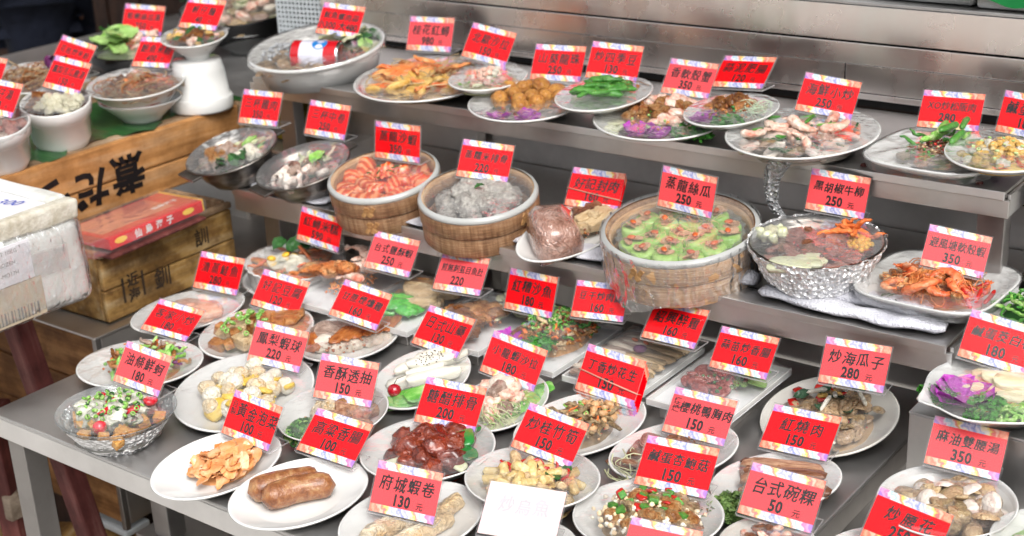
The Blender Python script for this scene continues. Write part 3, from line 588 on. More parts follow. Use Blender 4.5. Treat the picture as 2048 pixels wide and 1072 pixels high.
# perforated basket behind the white baking dish
bk = empty('white_basket', (-2.49, 2.52, 1.02), (0, 0, R(8)), 'white perforated plastic basket behind the big white baking dish', 'basket')
vs, fs = [], []; nxh, nzh = 13, 9; st = .0115
for i in range(nxh):
    for j in range(nzh):
        x, z = -.075+i*st, -.03+j*st*1.0; h = st/2; r = st*.27; o = len(vs)
        out = [(x-h, z-h), (x+h, z-h), (x+h, z+h), (x-h, z+h)]; inn = [(x-r, z-r), (x+r, z-r), (x+r, z+r), (x-r, z+r)]
        vs += [(a, 0, b) for a, b in out+inn]; fs += [(o+k, o+(k+1) % 4, o+4+(k+1) % 4, o+4+k) for k in range(4)]
me = mesh('perforated_side', vs, fs, 'plastic_white'); link('perforated_side', me, bk, (0, -.09, 0)); link('perforated_side', me, bk, (0, .09, 0))
box('basket_rim', -.085, .085, -.093, .093, .074, .084, 'plastic_white', bk, .002); box('side_wall', .075, .078, -.09, .09, -.115, .074, 'plastic_white', bk, .001); box('side_wall', -.084, -.081, -.09, .09, -.115, .074, 'plastic_white', bk, .001); box('basket_base', -.081, .075, -.09, .09, -.118, -.036, 'plastic_white', bk, .002)
# yellow crate on the middle shelf's far left
yc = empty('yellow_crate', (-2.36, 2.235, M+.001), (0, 0, R(-6)), 'yellow slatted plastic crate behind the metal pots', 'crate')
for k in range(5): box('slat', -.07, .08, -.07, -.064, .004+k*.016, .0165+k*.016, 'plastic_yellow', yc, .001)
box('crate_body', -.07, .08, -.0635, .04, 0, .078, 'plastic_yellow', yc, .002)
box('floor_plate', -2.5, -2.151, 2.10, 2.42, M-.008, M-.001, 'steel_dark', None, .001); tag(D.objects[-1] if False else COL.objects[-1], 'dark steel plate left of the middle shelf carrying the yellow crate', 'steel plate')
# towels
def towel(label, pts, width, thick, seed, fold=1, group='white towels under the dishes'):
    """a folded terry towel lying along a path"""
    vs, fs = [], []; n_, m_ = len(pts)*8-7, 10
    for i in range(n_):
        u = i/(n_-1)*(len(pts)-1); k = min(int(u), len(pts)-2); f = u-k; p = Vector(pts[k]).lerp(Vector(pts[k+1]), f); d = (Vector(pts[k+1])-Vector(pts[k])).normalized(); s = Vector((-d.y, d.x, 0))
        for j in range(m_):
            t = 2*math.pi*j/m_; wv = width*(1+.15*math.sin(i*.7+seed)); e = 1 if 0 < i < n_-1 else .6
            vs.append(p+s*(math.cos(t)*wv/2*e)+Vector((0, 0, thick/2+math.sin(t)*thick/2*e*(1+.3*math.sin(i*1.1+j+seed))+.002)))
    for i in range(n_-1):
        for j in range(m_): q = (j+1) % m_; fs.append((i*m_+j, i*m_+q, (i+1)*m_+q, (i+1)*m_+j))
    fs.append(tuple(range(m_-1, -1, -1))); fs.append(tuple((n_-1)*m_+j for j in range(m_)))
    o = link('towel', mesh('towel', vs, fs, 'terry', True)); return tag(o, label, 'towel', group)
towel('rolled white towel end poking out right of the luffa steamer', [(-1.2, 1.98, M), (-1.1, 1.93, M), (-.985, 1.915, M)], .05, .026, 1)
towel('long folded white towel under the foil bowl and prawn platter', [(-.965, 1.90, M), (-.86, 1.888, M), (-.76, 1.886, M), (-.665, 1.90, M)], .045, .016, 2)
towel('second layer of folded white towel in front of the foil bowl', [(-.95, 1.925, M+.004), (-.85, 1.93, M+.004), (-.70, 1.935, M+.004)], .05, .022, 3)
towel('flat white cloth beneath the left metal pot', [(-2.13, 1.90, M), (-2.02, 1.885, M), (-1.9, 1.885, M)], .05, .008, 4)
towel('flat white cloth between the two left bamboo steamers', [(-1.9, 1.92, M), (-1.75, 1.895, M), (-1.62, 1.885, M)], .05, .010, 5)
towel('white cloth showing beneath the wrapped knuckle plate', [(-1.5, 1.92, M), (-1.36, 1.90, M), (-1.24, 1.905, M)], .06, .012, 6)
# person standing behind at the upper left (dark clothes)
def skin_body(name, joints, edges, mat, parent=None):
    me = D.meshes.new(name); me.from_pydata([j[0] for j in joints], edges, []); o = D.objects.new(name, me); COL.objects.link(o)
    md = o.modifiers.new('Skin', 'SKIN'); sk = me.skin_vertices[0].data if me.skin_vertices else None
    for i, j in enumerate(joints):
        me.skin_vertices[0].data[i].radius = (j[1], j[2] if len(j) > 2 else j[1])
    me.skin_vertices[0].data[0].use_root = True
    sb = o.modifiers.new('Sub', 'SUBSURF'); sb.levels = 2; sb.render_levels = 2
    dg = bpy.context.evaluated_depsgraph_get(); dg.update(); m2 = D.meshes.new_from_object(o.evaluated_get(dg)); D.objects.remove(o)
    m2.materials.clear(); m2.materials.append(MATS[mat])
    for p in m2.polygons: p.use_smooth = True
    return link(name, m2, parent)
pe = empty('person', (-4.17, 2.85, 0), (0, 0, R(-35)), 'person in dark navy clothes standing behind the pots at the far left', 'person')
J = [((0, 0, .95), .17, .12), ((0, 0, 1.15), .16, .11), ((0, 0, 1.38), .20, .12), ((0, 0, 1.48), .07, .06), ((0, -.01, 1.55), .06), ((0, -.02, 1.64), .085, .10), ((0, -.01, 1.73), .07, .08),
     ((-.2, 0, 1.40), .065), ((-.27, .02, 1.12), .05), ((-.1, .17, .94), .04), ((.2, 0, 1.40), .065), ((.27, .02, 1.12), .05), ((.1, .17, .94), .04),
     ((-.11, 0, .86), .11), ((-.12, -.01, .48), .075), ((-.12, .02, .09), .05), ((.11, 0, .86), .11), ((.12, -.01, .48), .075), ((.12, .02, .09), .05), ((-.12, -.12, .04), .045), ((.12, -.12, .04), .045)]
E_ = [(0, 1), (1, 2), (2, 3), (3, 4), (4, 5), (5, 6), (2, 7), (7, 8), (8, 9), (2, 10), (10, 11), (11, 12), (0, 13), (13, 14), (14, 15), (0, 16), (16, 17), (17, 18), (15, 19), (18, 20)]
skin_body('body', J, E_, 'skin', pe)
Jc = [((0, 0, .95), .185, .135), ((0, 0, 1.15), .18, .13), ((0, 0, 1.37), .215, .135), ((0, 0, 1.45), .09, .08), ((-.2, 0, 1.40), .08), ((-.27, .02, 1.12), .065), ((-.15, .13, .98), .055), ((.2, 0, 1.40), .08), ((.27, .02, 1.12), .065), ((.15, .13, .98), .055), ((0, 0, .84), .19, .14)]
skin_body('jacket', Jc, [(0, 1), (1, 2), (2, 3), (2, 4), (4, 5), (5, 6), (2, 7), (7, 8), (8, 9), (0, 10)], 'navy_cloth', pe)
Jt = [((0, 0, .93), .18, .13), ((-.11, 0, .84), .125), ((-.12, -.01, .48), .095), ((-.12, .02, .10), .075), ((.11, 0, .84), .125), ((.12, -.01, .48), .095), ((.12, .02, .10), .075)]
skin_body('trousers', Jt, [(0, 1), (1, 2), (2, 3), (0, 4), (4, 5), (5, 6)], 'navy_cloth', pe)
link('hair', mesh('hair', *ico(3, lambda c: Vector((c.x*.2, c.y*.235+.012, c.z*.22 if c.z > -.1 else c.z*.1))), 'hair', True), pe, (0, 0, 1.72))
for s in (-1, 1):
    link('hand', mesh('hand', *join([tube([(0, 0, .02), (0, -.03, -.02), (0, -.05, -.06)], [.025, .032, .03], 8)]+[tube([(f*.016, -.05, -.05), (f*.018, -.06, -.085), (f*.017, -.05, -.12+abs(f)*.008)], [.010, .009, .006], 6) for f in (-1.5, -.5, .5, 1.5)]+[tube([(s*-.02, -.03, -.02), (s*-.045, -.05, -.05), (s*-.04, -.06, -.08)], [.012, .010, .007], 6)]), 'skin', True), pe, (s*.08, .19, .93))
# ------------------------------------------------------------------ DATA
DISH = {
 9: ("plate", (-1.8762,2.1678,0.9900), (0.000,-0.000,0.641), 0.022, 0.1944, 0.1437, 1.401, (0.1454,0.0196,0.1921)),
 10: ("plate", (-1.7050,2.1585,1.0120), (0.000,-0.000,0.641), 0.022, 0.1059, 0.0765, 1.315, (0.0787,0.0167,0.1030)),
 11: ("plate", (-1.5793,2.1122,0.9900), (0.000,-0.000,0.641), 0.022, 0.1478, 0.1105, 1.419, (0.1115,0.0129,0.1465)),
 12: ("plate", (-1.4315,2.1584,1.0120), (0.000,-0.000,0.641), 0.022, 0.1311, 0.0856, 1.164, (0.0942,0.0381,0.1192)),
 13: ("plate", (-1.2958,2.1365,0.9900), (0.000,-0.000,0.641), 0.022, 0.1549, 0.1225, 1.395, (0.1237,0.0125,0.1536)),
 14: ("plate", (-1.1671,2.1632,1.0120), (0.000,-0.000,0.641), 0.022, 0.1150, 0.0771, 1.016, (0.0892,0.0365,0.0993)),
 15: ("plate", (-1.0181,2.1389,0.9900), (0.000,-0.000,0.641), 0.030, 0.1627, 0.1254, 1.047, (0.1357,0.0343,0.1504)),
 17: ("plate", (-0.6782,2.1477,1.0120), (0.000,-0.000,0.641), 0.022, 0.1197, 0.0909, 1.013, (0.0998,0.0273,0.1090)),
 8: ("baking", (-2.1738,2.1686,0.9906), (0.119,-0.079,0.631), 0.062, 0.1488, 0.1488, 1.571, (0.1488,0.0000,0.1488)),
 18: ("metalpot", (-2.1664,1.9037,0.8225), (0.192,-0.190,0.604), 0.070, 0.0982, 0.0982, 1.571, (0.0982,0.0000,0.0982)),
 19: ("metalpot", (-1.9733,1.9121,0.8221), (0.182,-0.180,0.608), 0.065, 0.0975, 0.0975, 1.571, (0.0975,0.0000,0.0975)),
 20: ("steamer", (-1.7741,1.9209,0.8214), (0.176,-0.088,0.625), 0.075, 0.1015, 0.1015, 1.571, (0.1015,-0.0000,0.1015)),
 21: ("steamer", (-1.5483,1.9191,0.8211), (0.169,-0.045,0.633), 0.075, 0.1034, 0.1034, 1.571, (0.1034,0.0000,0.1034)),
 22: ("plate", (-1.3622,1.9432,0.8204), (0.105,-0.000,0.641), 0.022, 0.1364, 0.0727, 0.906, (0.1018,0.0635,0.0975)),
 23: ("steamer", (-1.1282,1.9285,0.8209), (0.128,-0.080,0.630), 0.080, 0.1239, 0.1239, 1.571, (0.1239,0.0000,0.1239)),
 24: ("foilbowl", (-0.9009,1.9584,0.8202), (0.058,-0.039,0.638), 0.085, 0.1063, 0.1063, 1.571, (0.1063,0.0000,0.1063)),
 27: ("fluted", (-1.9521,1.8239,0.6670), (0.019,0.036,0.641), 0.045, 0.1000, 0.1000, 1.571, (0.1000,-0.0000,0.1000)),
 127: ("plate", (-1.9520,1.8298,0.6550), (0.000,-0.000,0.641), 0.018, 0.1185, 0.1104, 2.149, (0.1129,-0.0076,0.1159)),
 28: ("plate", (-2.0145,1.5978,0.6550), (0.000,-0.000,0.641), 0.018, 0.1168, 0.0886, 0.866, (0.1014,0.0282,0.1021)),
 29: ("plate", (-1.8189,1.5889,0.6550), (0.000,-0.000,0.641), 0.022, 0.1210, 0.0997, 1.282, (0.1016,0.0127,0.1187)),
 30: ("plate", (-1.6578,1.6569,0.6550), (0.000,-0.000,0.641), 0.022, 0.1058, 0.0878, 1.163, (0.0909,0.0140,0.1022)),
 32: ("plate", (-1.8961,1.3848,0.6550), (0.000,-0.000,0.641), 0.022, 0.1103, 0.0996, 2.972, (0.1100,-0.0034,0.0998)),
 33: ("glassbowl", (-1.7331,1.2060,0.6550), (0.008,0.032,0.641), 0.055, 0.0940, 0.0940, 1.571, (0.0940,0.0000,0.0940)),
 34: ("plate", (-1.6586,1.4065,0.6553), (0.087,-0.000,0.641), 0.022, 0.1273, 0.1145, 1.279, (0.1156,0.0074,0.1260)),
 35: ("bowl", (-1.4528,1.4080,0.6552), (0.069,-0.068,0.636), 0.040, 0.0890, 0.0890, 1.571, (0.0890,0.0000,0.0890)),
 36: ("plate", (-1.5114,1.2128,0.6552), (0.070,-0.000,0.641), 0.020, 0.1047, 0.0794, -2.361, (0.0931,0.0250,0.0894)),
 37: ("plate", (-1.3464,1.2190,0.6552), (0.070,-0.000,0.641), 0.020, 0.1041, 0.0831, -2.554, (0.0982,0.0185,0.0882)),
 38: ("bowl", (-1.2502,1.3954,0.6550), (-0.009,-0.039,0.641), 0.038, 0.1018, 0.1018, 1.571, (0.1018,0.0000,0.1018)),
 39: ("plate", (-1.1604,1.2495,0.6552), (0.087,-0.000,0.641), 0.022, 0.1045, 0.0809, -2.618, (0.0991,0.0191,0.0853)),
 40: ("plate", (-1.4371,1.6003,0.6552), (0.070,-0.000,0.641), 0.022, 0.1070, 0.0750, 1.130, (0.0818,0.0274,0.0981)),
 44: ("plate", (-1.2684,1.5982,0.6552), (0.070,-0.000,0.641), 0.022, 0.0958, 0.0669, 0.996, (0.0766,0.0280,0.0837)),
 45: ("plate", (-1.1198,1.6026,0.6552), (0.070,-0.000,0.641), 0.022, 0.1168, 0.0794, -2.491, (0.1047,0.0338,0.0887)),
 46: ("bowl", (-1.0625,1.3967,0.6550), (-0.029,0.035,0.640), 0.045, 0.0962, 0.0962, 1.571, (0.0962,0.0000,0.0962)),
 47: ("plate", (-0.9696,1.2666,0.6550), (0.000,-0.000,0.641), 0.022, 0.0808, 0.0631, 1.344, (0.0641,0.0087,0.0796)),
 50: ("plate", (-0.8031,1.8193,0.6557), (0.125,-0.182,0.618), 0.030, 0.1050, 0.1050, 1.571, (0.1050,0.0000,0.1050)),
 51: ("plate", (-0.9551,1.6066,0.6550), (0.000,-0.000,0.641), 0.022, 0.1085, 0.0773, -2.524, (0.0991,0.0275,0.0846)),
 52: ("plate", (-0.7875,1.6034,0.6550), (0.000,-0.000,0.641), 0.022, 0.1018, 0.0745, -2.636, (0.0961,0.0212,0.0789)),
 53: ("bowl", (-0.8812,1.4140,0.6550), (-0.047,-0.005,0.641), 0.035, 0.1023, 0.1023, 1.571, (0.1023,0.0000,0.1023)),
 54: ("bowl", (-0.7160,1.4402,0.6552), (-0.025,-0.098,0.643), 0.035, 0.0626, 0.0626, 1.571, (0.0626,0.0000,0.0626)),
 55: ("bowl", (-0.5528,1.6375,0.6351), (0.020,-0.056,0.640), 0.070, 0.0905, 0.0905, 1.571, (0.0905,0.0000,0.0905)),
 56: ("plate", (-0.6068,1.5190,0.6350), (0.000,-0.000,0.641), 0.030, 0.0794, 0.0606, -2.571, (0.0744,0.0161,0.0647)),
 58: ("bowl", (-0.4000,1.6100,0.6450), (0.000,-0.000,0.641), 0.060, 0.0850, 0.0850, 1.571, (0.0850,-0.0000,0.0850)),
 26: ("leafdish", (-0.5507,1.8303,0.7570), (0.000,-0.000,0.641), 0.035, 0.1277, 0.1020, -2.509, (0.1193,0.0236,0.1091)),
 4: ("pot", (-2.4837,1.7085,0.9073), (0.211,0.041,0.650), 0.100, 0.0702, 0.0702, 1.571, (0.0702,0.0000,0.0702)),
 6: ("pot", (-2.4570,1.5419,0.9080), (0.238,0.066,0.657), 0.100, 0.0678, 0.0678, 1.571, (0.0678,0.0000,0.0678)),
 5: ("widebowl", (-2.4920,1.9239,0.9055), (0.107,-0.014,0.639), 0.085, 0.1055, 0.1055, 1.571, (0.1055,0.0000,0.1055)),
 3: ("widebowl", (-2.8104,1.8866,0.9057), (0.130,0.055,0.648), 0.070, 0.1006, 0.1006, 1.571, (0.1006,0.0000,0.1006)),
 1: ("blackbowl", (-2.9247,2.2549,0.9053), (0.103,0.025,0.643), 0.055, 0.1108, 0.1108, 1.571, (0.1108,0.0000,0.1108)),
 2: ("bowl2", (-2.4473,2.0623,1.0205), (0.146,-0.011,0.639), 0.050, 0.0742, 0.0742, 1.571, (0.0742,0.0000,0.0742)),
 59: ("bigblack", (-2.8324,2.5528,0.9360), (0.153,-0.018,0.638), 0.085, 0.1590, 0.1590, 1.571, (0.1590,0.0000,0.1590)),
}
SIGN = {
 1: ((-2.9484,2.3078,0.9762), (1.0876,0.0613,0.3737), 0.482, 1.085),
 2: ((-2.4491,2.0710,1.0824), (0.8712,0.0199,0.1418), 0.699, 1.022),
 4: ((-2.4757,1.7150,1.0195), (0.9219,0.1041,0.0991), 0.645, 0.987),
 5: ((-2.5175,1.9826,1.0079), (0.8498,-0.0256,0.1538), 0.721, 1.023),
 8: ((-2.1546,2.2037,1.0682), (0.9523,0.0688,0.2072), 0.617, 1.000),
 9: ((-2.0063,2.3335,1.0220), (1.1277,0.0020,0.2336), 0.443, 1.038),
 10: ((-1.7751,2.2330,1.0440), (1.0200,0.1473,0.0892), 0.544, 1.011),
 11: ((-1.6016,2.2391,1.0220), (0.9749,0.0065,0.2378), 0.596, 1.026),
 12: ((-1.4560,2.2168,1.0440), (1.0193,0.0492,0.1941), 0.551, 1.002),
 13: ((-1.3166,2.2537,1.0220), (0.9281,0.0166,0.0199), 0.643, 0.970),
 14: ((-1.2189,2.2738,1.0440), (0.6366,-0.0757,-0.0343), 0.930, 1.039),
 15: ((-1.0213,2.2210,1.0300), (0.9760,0.1082,0.1450), 0.591, 0.965),
 16: ((-0.8157,2.2627,1.0215), (0.8190,-0.0001,0.1630), 0.752, 0.972),
 18: ((-2.1790,1.9723,0.9235), (1.1168,-0.0110,0.1204), 0.454, 0.985),
 19: ((-2.0009,1.9866,0.9175), (1.1379,0.0379,0.1214), 0.433, 0.965),
 20: ((-1.7695,1.9459,0.9128), (1.4197,0.0143,0.1411), 0.151, 0.976),
 21: ((-1.5559,1.9348,0.9105), (1.0345,0.0675,0.2750), 0.535, 0.967),
 22: ((-1.3748,2.0191,0.8597), (0.9497,0.0158,0.1478), 0.621, 1.011),
 23: ((-1.1383,1.9484,0.9150), (1.3948,0.0917,0.0841), 0.175, 0.952),
 24: ((-0.9129,2.0425,0.9214), (1.3060,0.0846,0.1923), 0.264, 0.930),
 25: ((-0.6947,1.9856,0.8835), (0.9963,0.1369,0.2421), 0.568, 0.900),
 26: ((-0.5822,1.8676,0.8005), (0.9381,0.1826,0.1955), 0.621, 0.994),
 27: ((-1.8851,1.8246,0.7555), (1.3663,0.1813,0.1925), 0.201, 0.916),
 28: ((-2.0254,1.6751,0.6830), (1.0268,0.0289,0.1785), 0.544, 1.003),
 29: ((-1.8460,1.6577,0.6870), (0.8862,0.1287,0.1791), 0.678, 0.989),
 30: ((-1.6345,1.6480,0.7155), (0.8054,0.1445,0.1374), 0.755, 0.967),
 31: ((-1.6770,1.7908,0.7535), (0.9372,0.0455,0.0884), 0.633, 0.977),
 32: ((-1.9395,1.4743,0.6870), (0.5357,0.1084,0.2069), 1.025, 0.959),
 33: ((-1.7468,1.2592,0.7198), (0.9706,0.0995,0.1077), 0.597, 0.935),
 34: ((-1.6607,1.4760,0.6924), (1.0168,0.0954,0.2487), 0.551, 0.972),
 35: ((-1.4468,1.4193,0.7066), (1.0203,0.0518,0.2731), 0.550, 0.974),
 36: ((-1.5088,1.2675,0.6882), (0.9989,0.0560,0.0283), 0.571, 0.957),
 37: ((-1.3656,1.2921,0.6901), (0.6562,0.0569,0.1104), 0.913, 0.988),
 38: ((-1.2595,1.4428,0.7035), (0.8453,0.0196,0.1823), 0.725, 0.997),
 39: ((-1.1647,1.2325,0.6864), (1.0148,0.0243,0.2207), 0.556, 0.965),
 40: ((-1.4673,1.6692,0.6924), (0.7889,0.0159,-0.0644), 0.782, 1.026),
 41: ((-1.5162,1.7952,0.7455), (0.8982,-0.0266,0.0967), 0.672, 0.964),
 42: ((-1.3694,1.8095,0.7315), (1.1792,-0.0301,-0.0203), 0.391, 0.990),
 43: ((-1.2174,1.7980,0.7585), (0.8927,-0.0022,0.2548), 0.678, 0.880),
 44: ((-1.2913,1.6417,0.6906), (1.0541,0.1898,0.1394), 0.506, 0.971),
 45: ((-1.1225,1.6716,0.6912), (1.0411,0.0518,0.0020), 0.529, 1.044),
 46: ((-1.0771,1.4379,0.7084), (0.8008,0.1045,0.0546), 0.765, 0.969),
 48: ((-1.0799,1.7957,0.7485), (0.7607,-0.0194,-0.0187), 0.810, 0.958),
 49: ((-0.9546,1.7974,0.7255), (0.8433,-0.0090,0.0145), 0.727, 0.961),
 50: ((-0.7652,1.7931,0.7515), (0.9941,-0.0202,0.0927), 0.577, 0.957),
 51: ((-0.9420,1.6366,0.6870), (0.8352,-0.0008,0.0540), 0.736, 0.985),
 52: ((-0.7971,1.6719,0.6870), (0.6396,-0.0327,0.0515), 0.931, 1.003),
 53: ((-0.8826,1.4712,0.6981), (0.7085,0.0061,0.1708), 0.862, 1.017),
 54: ((-0.7240,1.4698,0.7008), (0.8162,0.0339,0.0984), 0.754, 0.984),
 55: ((-0.5598,1.6954,0.7179), (0.8426,0.0819,0.1929), 0.725, 0.953),
 3: ((-2.7639,1.9401,0.9846), (0.9305,0.1663,0.0969), 0.630, 1.035),
 6: ((-2.4447,1.5367,1.0181), (0.9803,0.0575,0.1005), 0.589, 0.958),
 7: ((-2.7711,1.7192,0.9935), (1.0026,0.0856,0.1983), 0.566, 0.998),
 17: ((-0.6685,2.2002,1.0440), (1.2322,0.0556,-0.0598), 0.338, 0.917),
 47: ((-0.9992,1.2727,0.6870), (0.6514,0.0234,0.3161), 0.919, 1.039),
 56: ((-0.5799,1.5293,0.6750), (0.8767,0.0944,-0.0381), 0.690, 0.976),
 57: ((-0.7934,1.2843,0.7035), (0.6196,0.0356,0.2347), 0.950, 0.898),
}
# ------------------------------------------------------------------ dishes
def rootmat(d): return d[1], d[2]
def film_mesh(a, b, ang, z, over=.985, skirt=.0, seed=0, mat='film', wob=.003, dome=.0):
    Nn, Rg = 48, [0, .2, .4, .6, .75, .88, .97, over]
    if skirt: Rg += [over+.01, over-.03]
    vs, fs = [], []; ca, sa = math.cos(ang), math.sin(ang)
    for j, r in enumerate(Rg):
        for i in range(Nn):
            t = 2*math.pi*i/Nn; x, y = a*r*math.cos(t), b*r*math.sin(t); x, y = ca*x-sa*y, sa*x+ca*y
            zz = z+dome*(1-min(1, r*r))+wob*mnoise.noise(Vector((x*30, y*30, seed)))*(.3+.7*(1-min(r, 1)))
            if skirt and j >= len(Rg)-2:
                dz = skirt*(.4 if j == len(Rg)-2 else 1)*(1+.5*mnoise.noise(Vector((math.cos(t)*4, math.sin(t)*4, seed)))); q = 1+.03*mnoise.noise(Vector((math.cos(t)*9, math.sin(t)*9, seed+3))); x *= q; y *= q; zz = z-dz
            vs.append((x, y, zz))
    for j in range(len(Rg)-1):
        for i in range(Nn): k = (i+1) % Nn; fs.append((j*Nn+i, j*Nn+k, (j+1)*Nn+k, (j+1)*Nn+i))
    return mesh('cling_film', vs, fs, mat, True)
LIFT = {}
def dish(i, label, cat, name, group=None, skirt=0, filmk='film', dome=.004, mat=None, nofilm=False):
    kind, loc, rot, h, a, b, ang, Lm = DISH[i]
    t = empty(name, loc, rot, label, cat, group); f = None; z = 0
    if kind == 'plate':
        pr = [(.0, .0), (.52, .0), (.56, .002), (.60, .003), (.95, h-.004), (.985, h-.001), (1., h), (.995, h+.0022), (.975, h+.0024), (.93, h-.001), (.64, .0085), (.58, .0062), (.3, .0055), (.0, .0055)]
        v_, f_ = lathe(pr, a, b, ang, 64, close=False); link('plate_body', mesh('plate', v_, f_, mat or 'porcelain', True), t); z = .0055
    elif kind == 'bowl':
        pr = [(0, 0), (.45, 0), (.48, .003), (.50, .004), (.78, h*.5), (.95, h-.003), (1., h), (.985, h+.002), (.955, h-.002), (.8, h*.55), (.6, .010), (0, .008)]
        v_, f_ = lathe(pr, a, b, ang, 64, close=False); link('bowl_body', mesh('bowl', v_, f_, mat or 'porcelain', True), t); z = .008
    elif 'black' in kind:
        pr = [(0, 0), (.42, 0), (.46, .004), (.72, h*.18), (.92, h*.55), (.98, h-.004), (1., h), (.985, h+.0025), (.95, h-.003), (.88, h*.6), (.6, .3*h), (0, .012)]
        v_, f_ = lathe(pr, a, b, ang, 64, close=False); link('bowl_body', mesh('bowl', v_, f_, 'black_glaze', True), t); z = h*.45
    elif kind in ('widebowl', 'blackbowl', 'bigblack', 'bowl2'):
        pr = [(0, 0), (.36, 0), (.38, .004), (.37, .008), (.55, h*.35), (.80, h*.72), (.96, h-.003), (1., h), (.985, h+.0025), (.95, h-.003), (.78, h*.7), (.5, .3*h), (0, .012)]
        v_, f_ = lathe(pr, a, b, ang, 64, close=False); link('bowl_body', mesh('bowl', v_, f_, mat or ('black_glaze' if 'black' in kind else 'porcelain'), True), t); z = h*.45
    elif kind == 'pot':
        pr = [(0, 0), (.72, 0), (.76, .004), (.86, .02), (.92, h*.70), (1.0, h*.74), (1.01, h-.003), (.99, h), (.95, h-.002), (.93, h*.7), (.9, h*.6), (0, h*.6)]
        v_, f_ = lathe(pr, a, b, ang, 64, close=False); link('pot_body', mesh('pot', v_, f_, 'porcelain', True), t); z = h*.72
    elif kind == 'baking':
        pr = [(0, 0), (.80, 0), (.85, .003), (.95, h*.8), (.96, h-.008), (1., h-.006), (1.0, h), (.965, h+.001), (.94, h-.006), (.84, .012), (0, .008)]
        v_, f_ = lathe(pr, a, b, ang, 72, close=False); link('dish_body', mesh('dish', v_, f_, 'porcelain', True), t); z = .012
    elif kind == 'fluted':
        pr = [(0, 0), (.84, 0), (.88, .003), (.965, h-.006), (1., h-.003), (.99, h), (.955, h-.001), (.90, .006), (0, .005)]
        v_, f_ = lathe(pr, a, b, ang, 128, 32, .018, close=False); link('dish_body', mesh('dish', v_, f_, 'porcelain', True), t); z = h*.45
    elif kind == 'metalpot':
        pr = [(0, 0), (.42, 0), (.60, .012), (.78, h*.55), (.80, h-.014), (.99, h-.002), (1., h), (.985, h+.002), (.80, h-.009), (.76, h*.6), (.55, .016), (0, .010)]
        v_, f_ = lathe(pr, a, b, ang, 64, close=False); link('pot_body', mesh('pot', v_, f_, 'old_metal', True), t); z = h*.5
        for k in (0, 1):
            an = math.pi*(1.22+k); cx, cy = a*1.02*math.cos(an), a*1.02*math.sin(an)
            me = bev_box(-.032, .032, -.014, .014, -.0035, .0015, .001); me.materials.append(MATS['old_metal']); link('handle', me, t, (cx, cy, h-.003), (0, 0, an+math.pi/2))
    elif kind == 'steamer':
        rim = 'rim_plastic' if i != 20 else 'bamboo_light'
        for k, (z0, z1, r0) in enumerate(((0, h*.5-.001, 1.03), (h*.5+.0005, h-.006, 1.055))):
            v_, f_ = lathe([(r0, z0), (r0+.012, z0+.002), (r0+.012, z1-.002), (r0, z1), (.93, z1), (.93, z0)], a, b, ang, 72, close=False); n_ = 72
            f_ += [(5*n_+q, 5*n_+(q+1) % n_, (q+1) % n_, q) for q in range(n_)]
            link('bamboo_band', mesh('band', v_, f_, 'bamboo' if i == 21 else ('bamboo_light' if i == 23 else 'bamboo'), True), t)
            # overlap join with binding
            for q in range(3):
                an = {20: -1.85, 21: -.75, 23: -2.3}[i]+.05*q; me = bev_box(-.004, .004, -.0012, .0012, -(z1-z0)*.36, (z1-z0)*.36, .0006); me.materials.append(MATS['bamboo_binding']); link('binding', me, t, (a*(r0+.018)*math.cos(an), a*(r0+.018)*math.sin(an), (z0+z1)/2), (0, R(35)*(1 if q % 2 else -1), an-math.pi/2))
        v_, f_ = lathe([(1.0, h-.012), (1.055, h-.008), (1.055, h-.001), (1.035, h+.001), (.955, h-.002), (.94, h-.03), (.93, .01), (.0, .01)], a, b, ang, 72, close=False); link('inner_ring', mesh('inner_ring', v_, f_, 'bamboo_light' if i != 23 else 'bamboo', True), t)
        v_, f_ = lathe([(1.0, h-.001), (1.058, h-.007), (1.075, h-.004), (1.05, h+.002), (.995, h+.004)], a, b, ang, 72, close=False); link('metal_rim', mesh('rim', v_, f_, 'rim_plastic', True), t)
        z = h*.45
    elif kind == 'foilbowl':
        pr = [(0, 0), (.34, 0), (.42, .01), (.75, h*.5), (.95, h-.008), (1., h), (.975, h+.001), (.93, h-.008), (.85, h*.72), (0, h*.7)]
        v_, f_ = lathe(pr, a, b, ang, 64, close=False); link('bowl_body', mesh('bowl', v_, f_, 'old_metal', True), t); z = h*.7
        vs, fs = [], []
        for j in range(17):
            for q in range(160):
                an = 2*math.pi*q/160; u = j/16; fr_ = .66+.3*mnoise.noise(Vector((math.cos(an)*1.7, math.sin(an)*1.7, 3))); r = a*(1.02-.40*u*fr_)*(1+.04*mnoise.noise(Vector((math.cos(an)*9, math.sin(an)*9, u*7)))+.022*mnoise.noise(Vector((math.cos(an)*24, math.sin(an)*24, u*18)))); vs.append((r*math.cos(an), r*math.sin(an), h+.003-u*fr_*h*1.1+.003*mnoise.noise(Vector((an*6, u*8, 1)))))
        for j in range(16):
            for q in range(160): k = (q+1) % 160; fs.append((j*160+q, j*160+k, (j+1)*160+k, (j+1)*160+q))
        link('foil_wrap', mesh('foil', vs, fs, 'foil', False), t)
    elif kind == 'glassbowl':
        v_, f_ = lathe([(0, 0), (.5, 0), (.55, .004), (.78, h*.5), (.97, h-.002), (1., h), (.985, h+.0015), (.95, h-.004), (.75, h*.5), (.5, .008), (0, .006)], a, b, ang, 72, close=False); link('bowl_body', mesh('bowl', v_, f_, 'clear_glass', True), t)
        vs, fs = [], []
        for j in range(7):
            for q in range(72):
                an = 2*math.pi*q/72; u = j/6; r = a*(.93-.37*u)*(1+.02*mnoise.noise(Vector((math.cos(an)*9, math.sin(an)*9, u*5)))); vs.append((r*math.cos(an), r*math.sin(an), (h-.008)*(1-u)**1.1-.0+.002*mnoise.noise(Vector((an*7, u*9, 2)))))
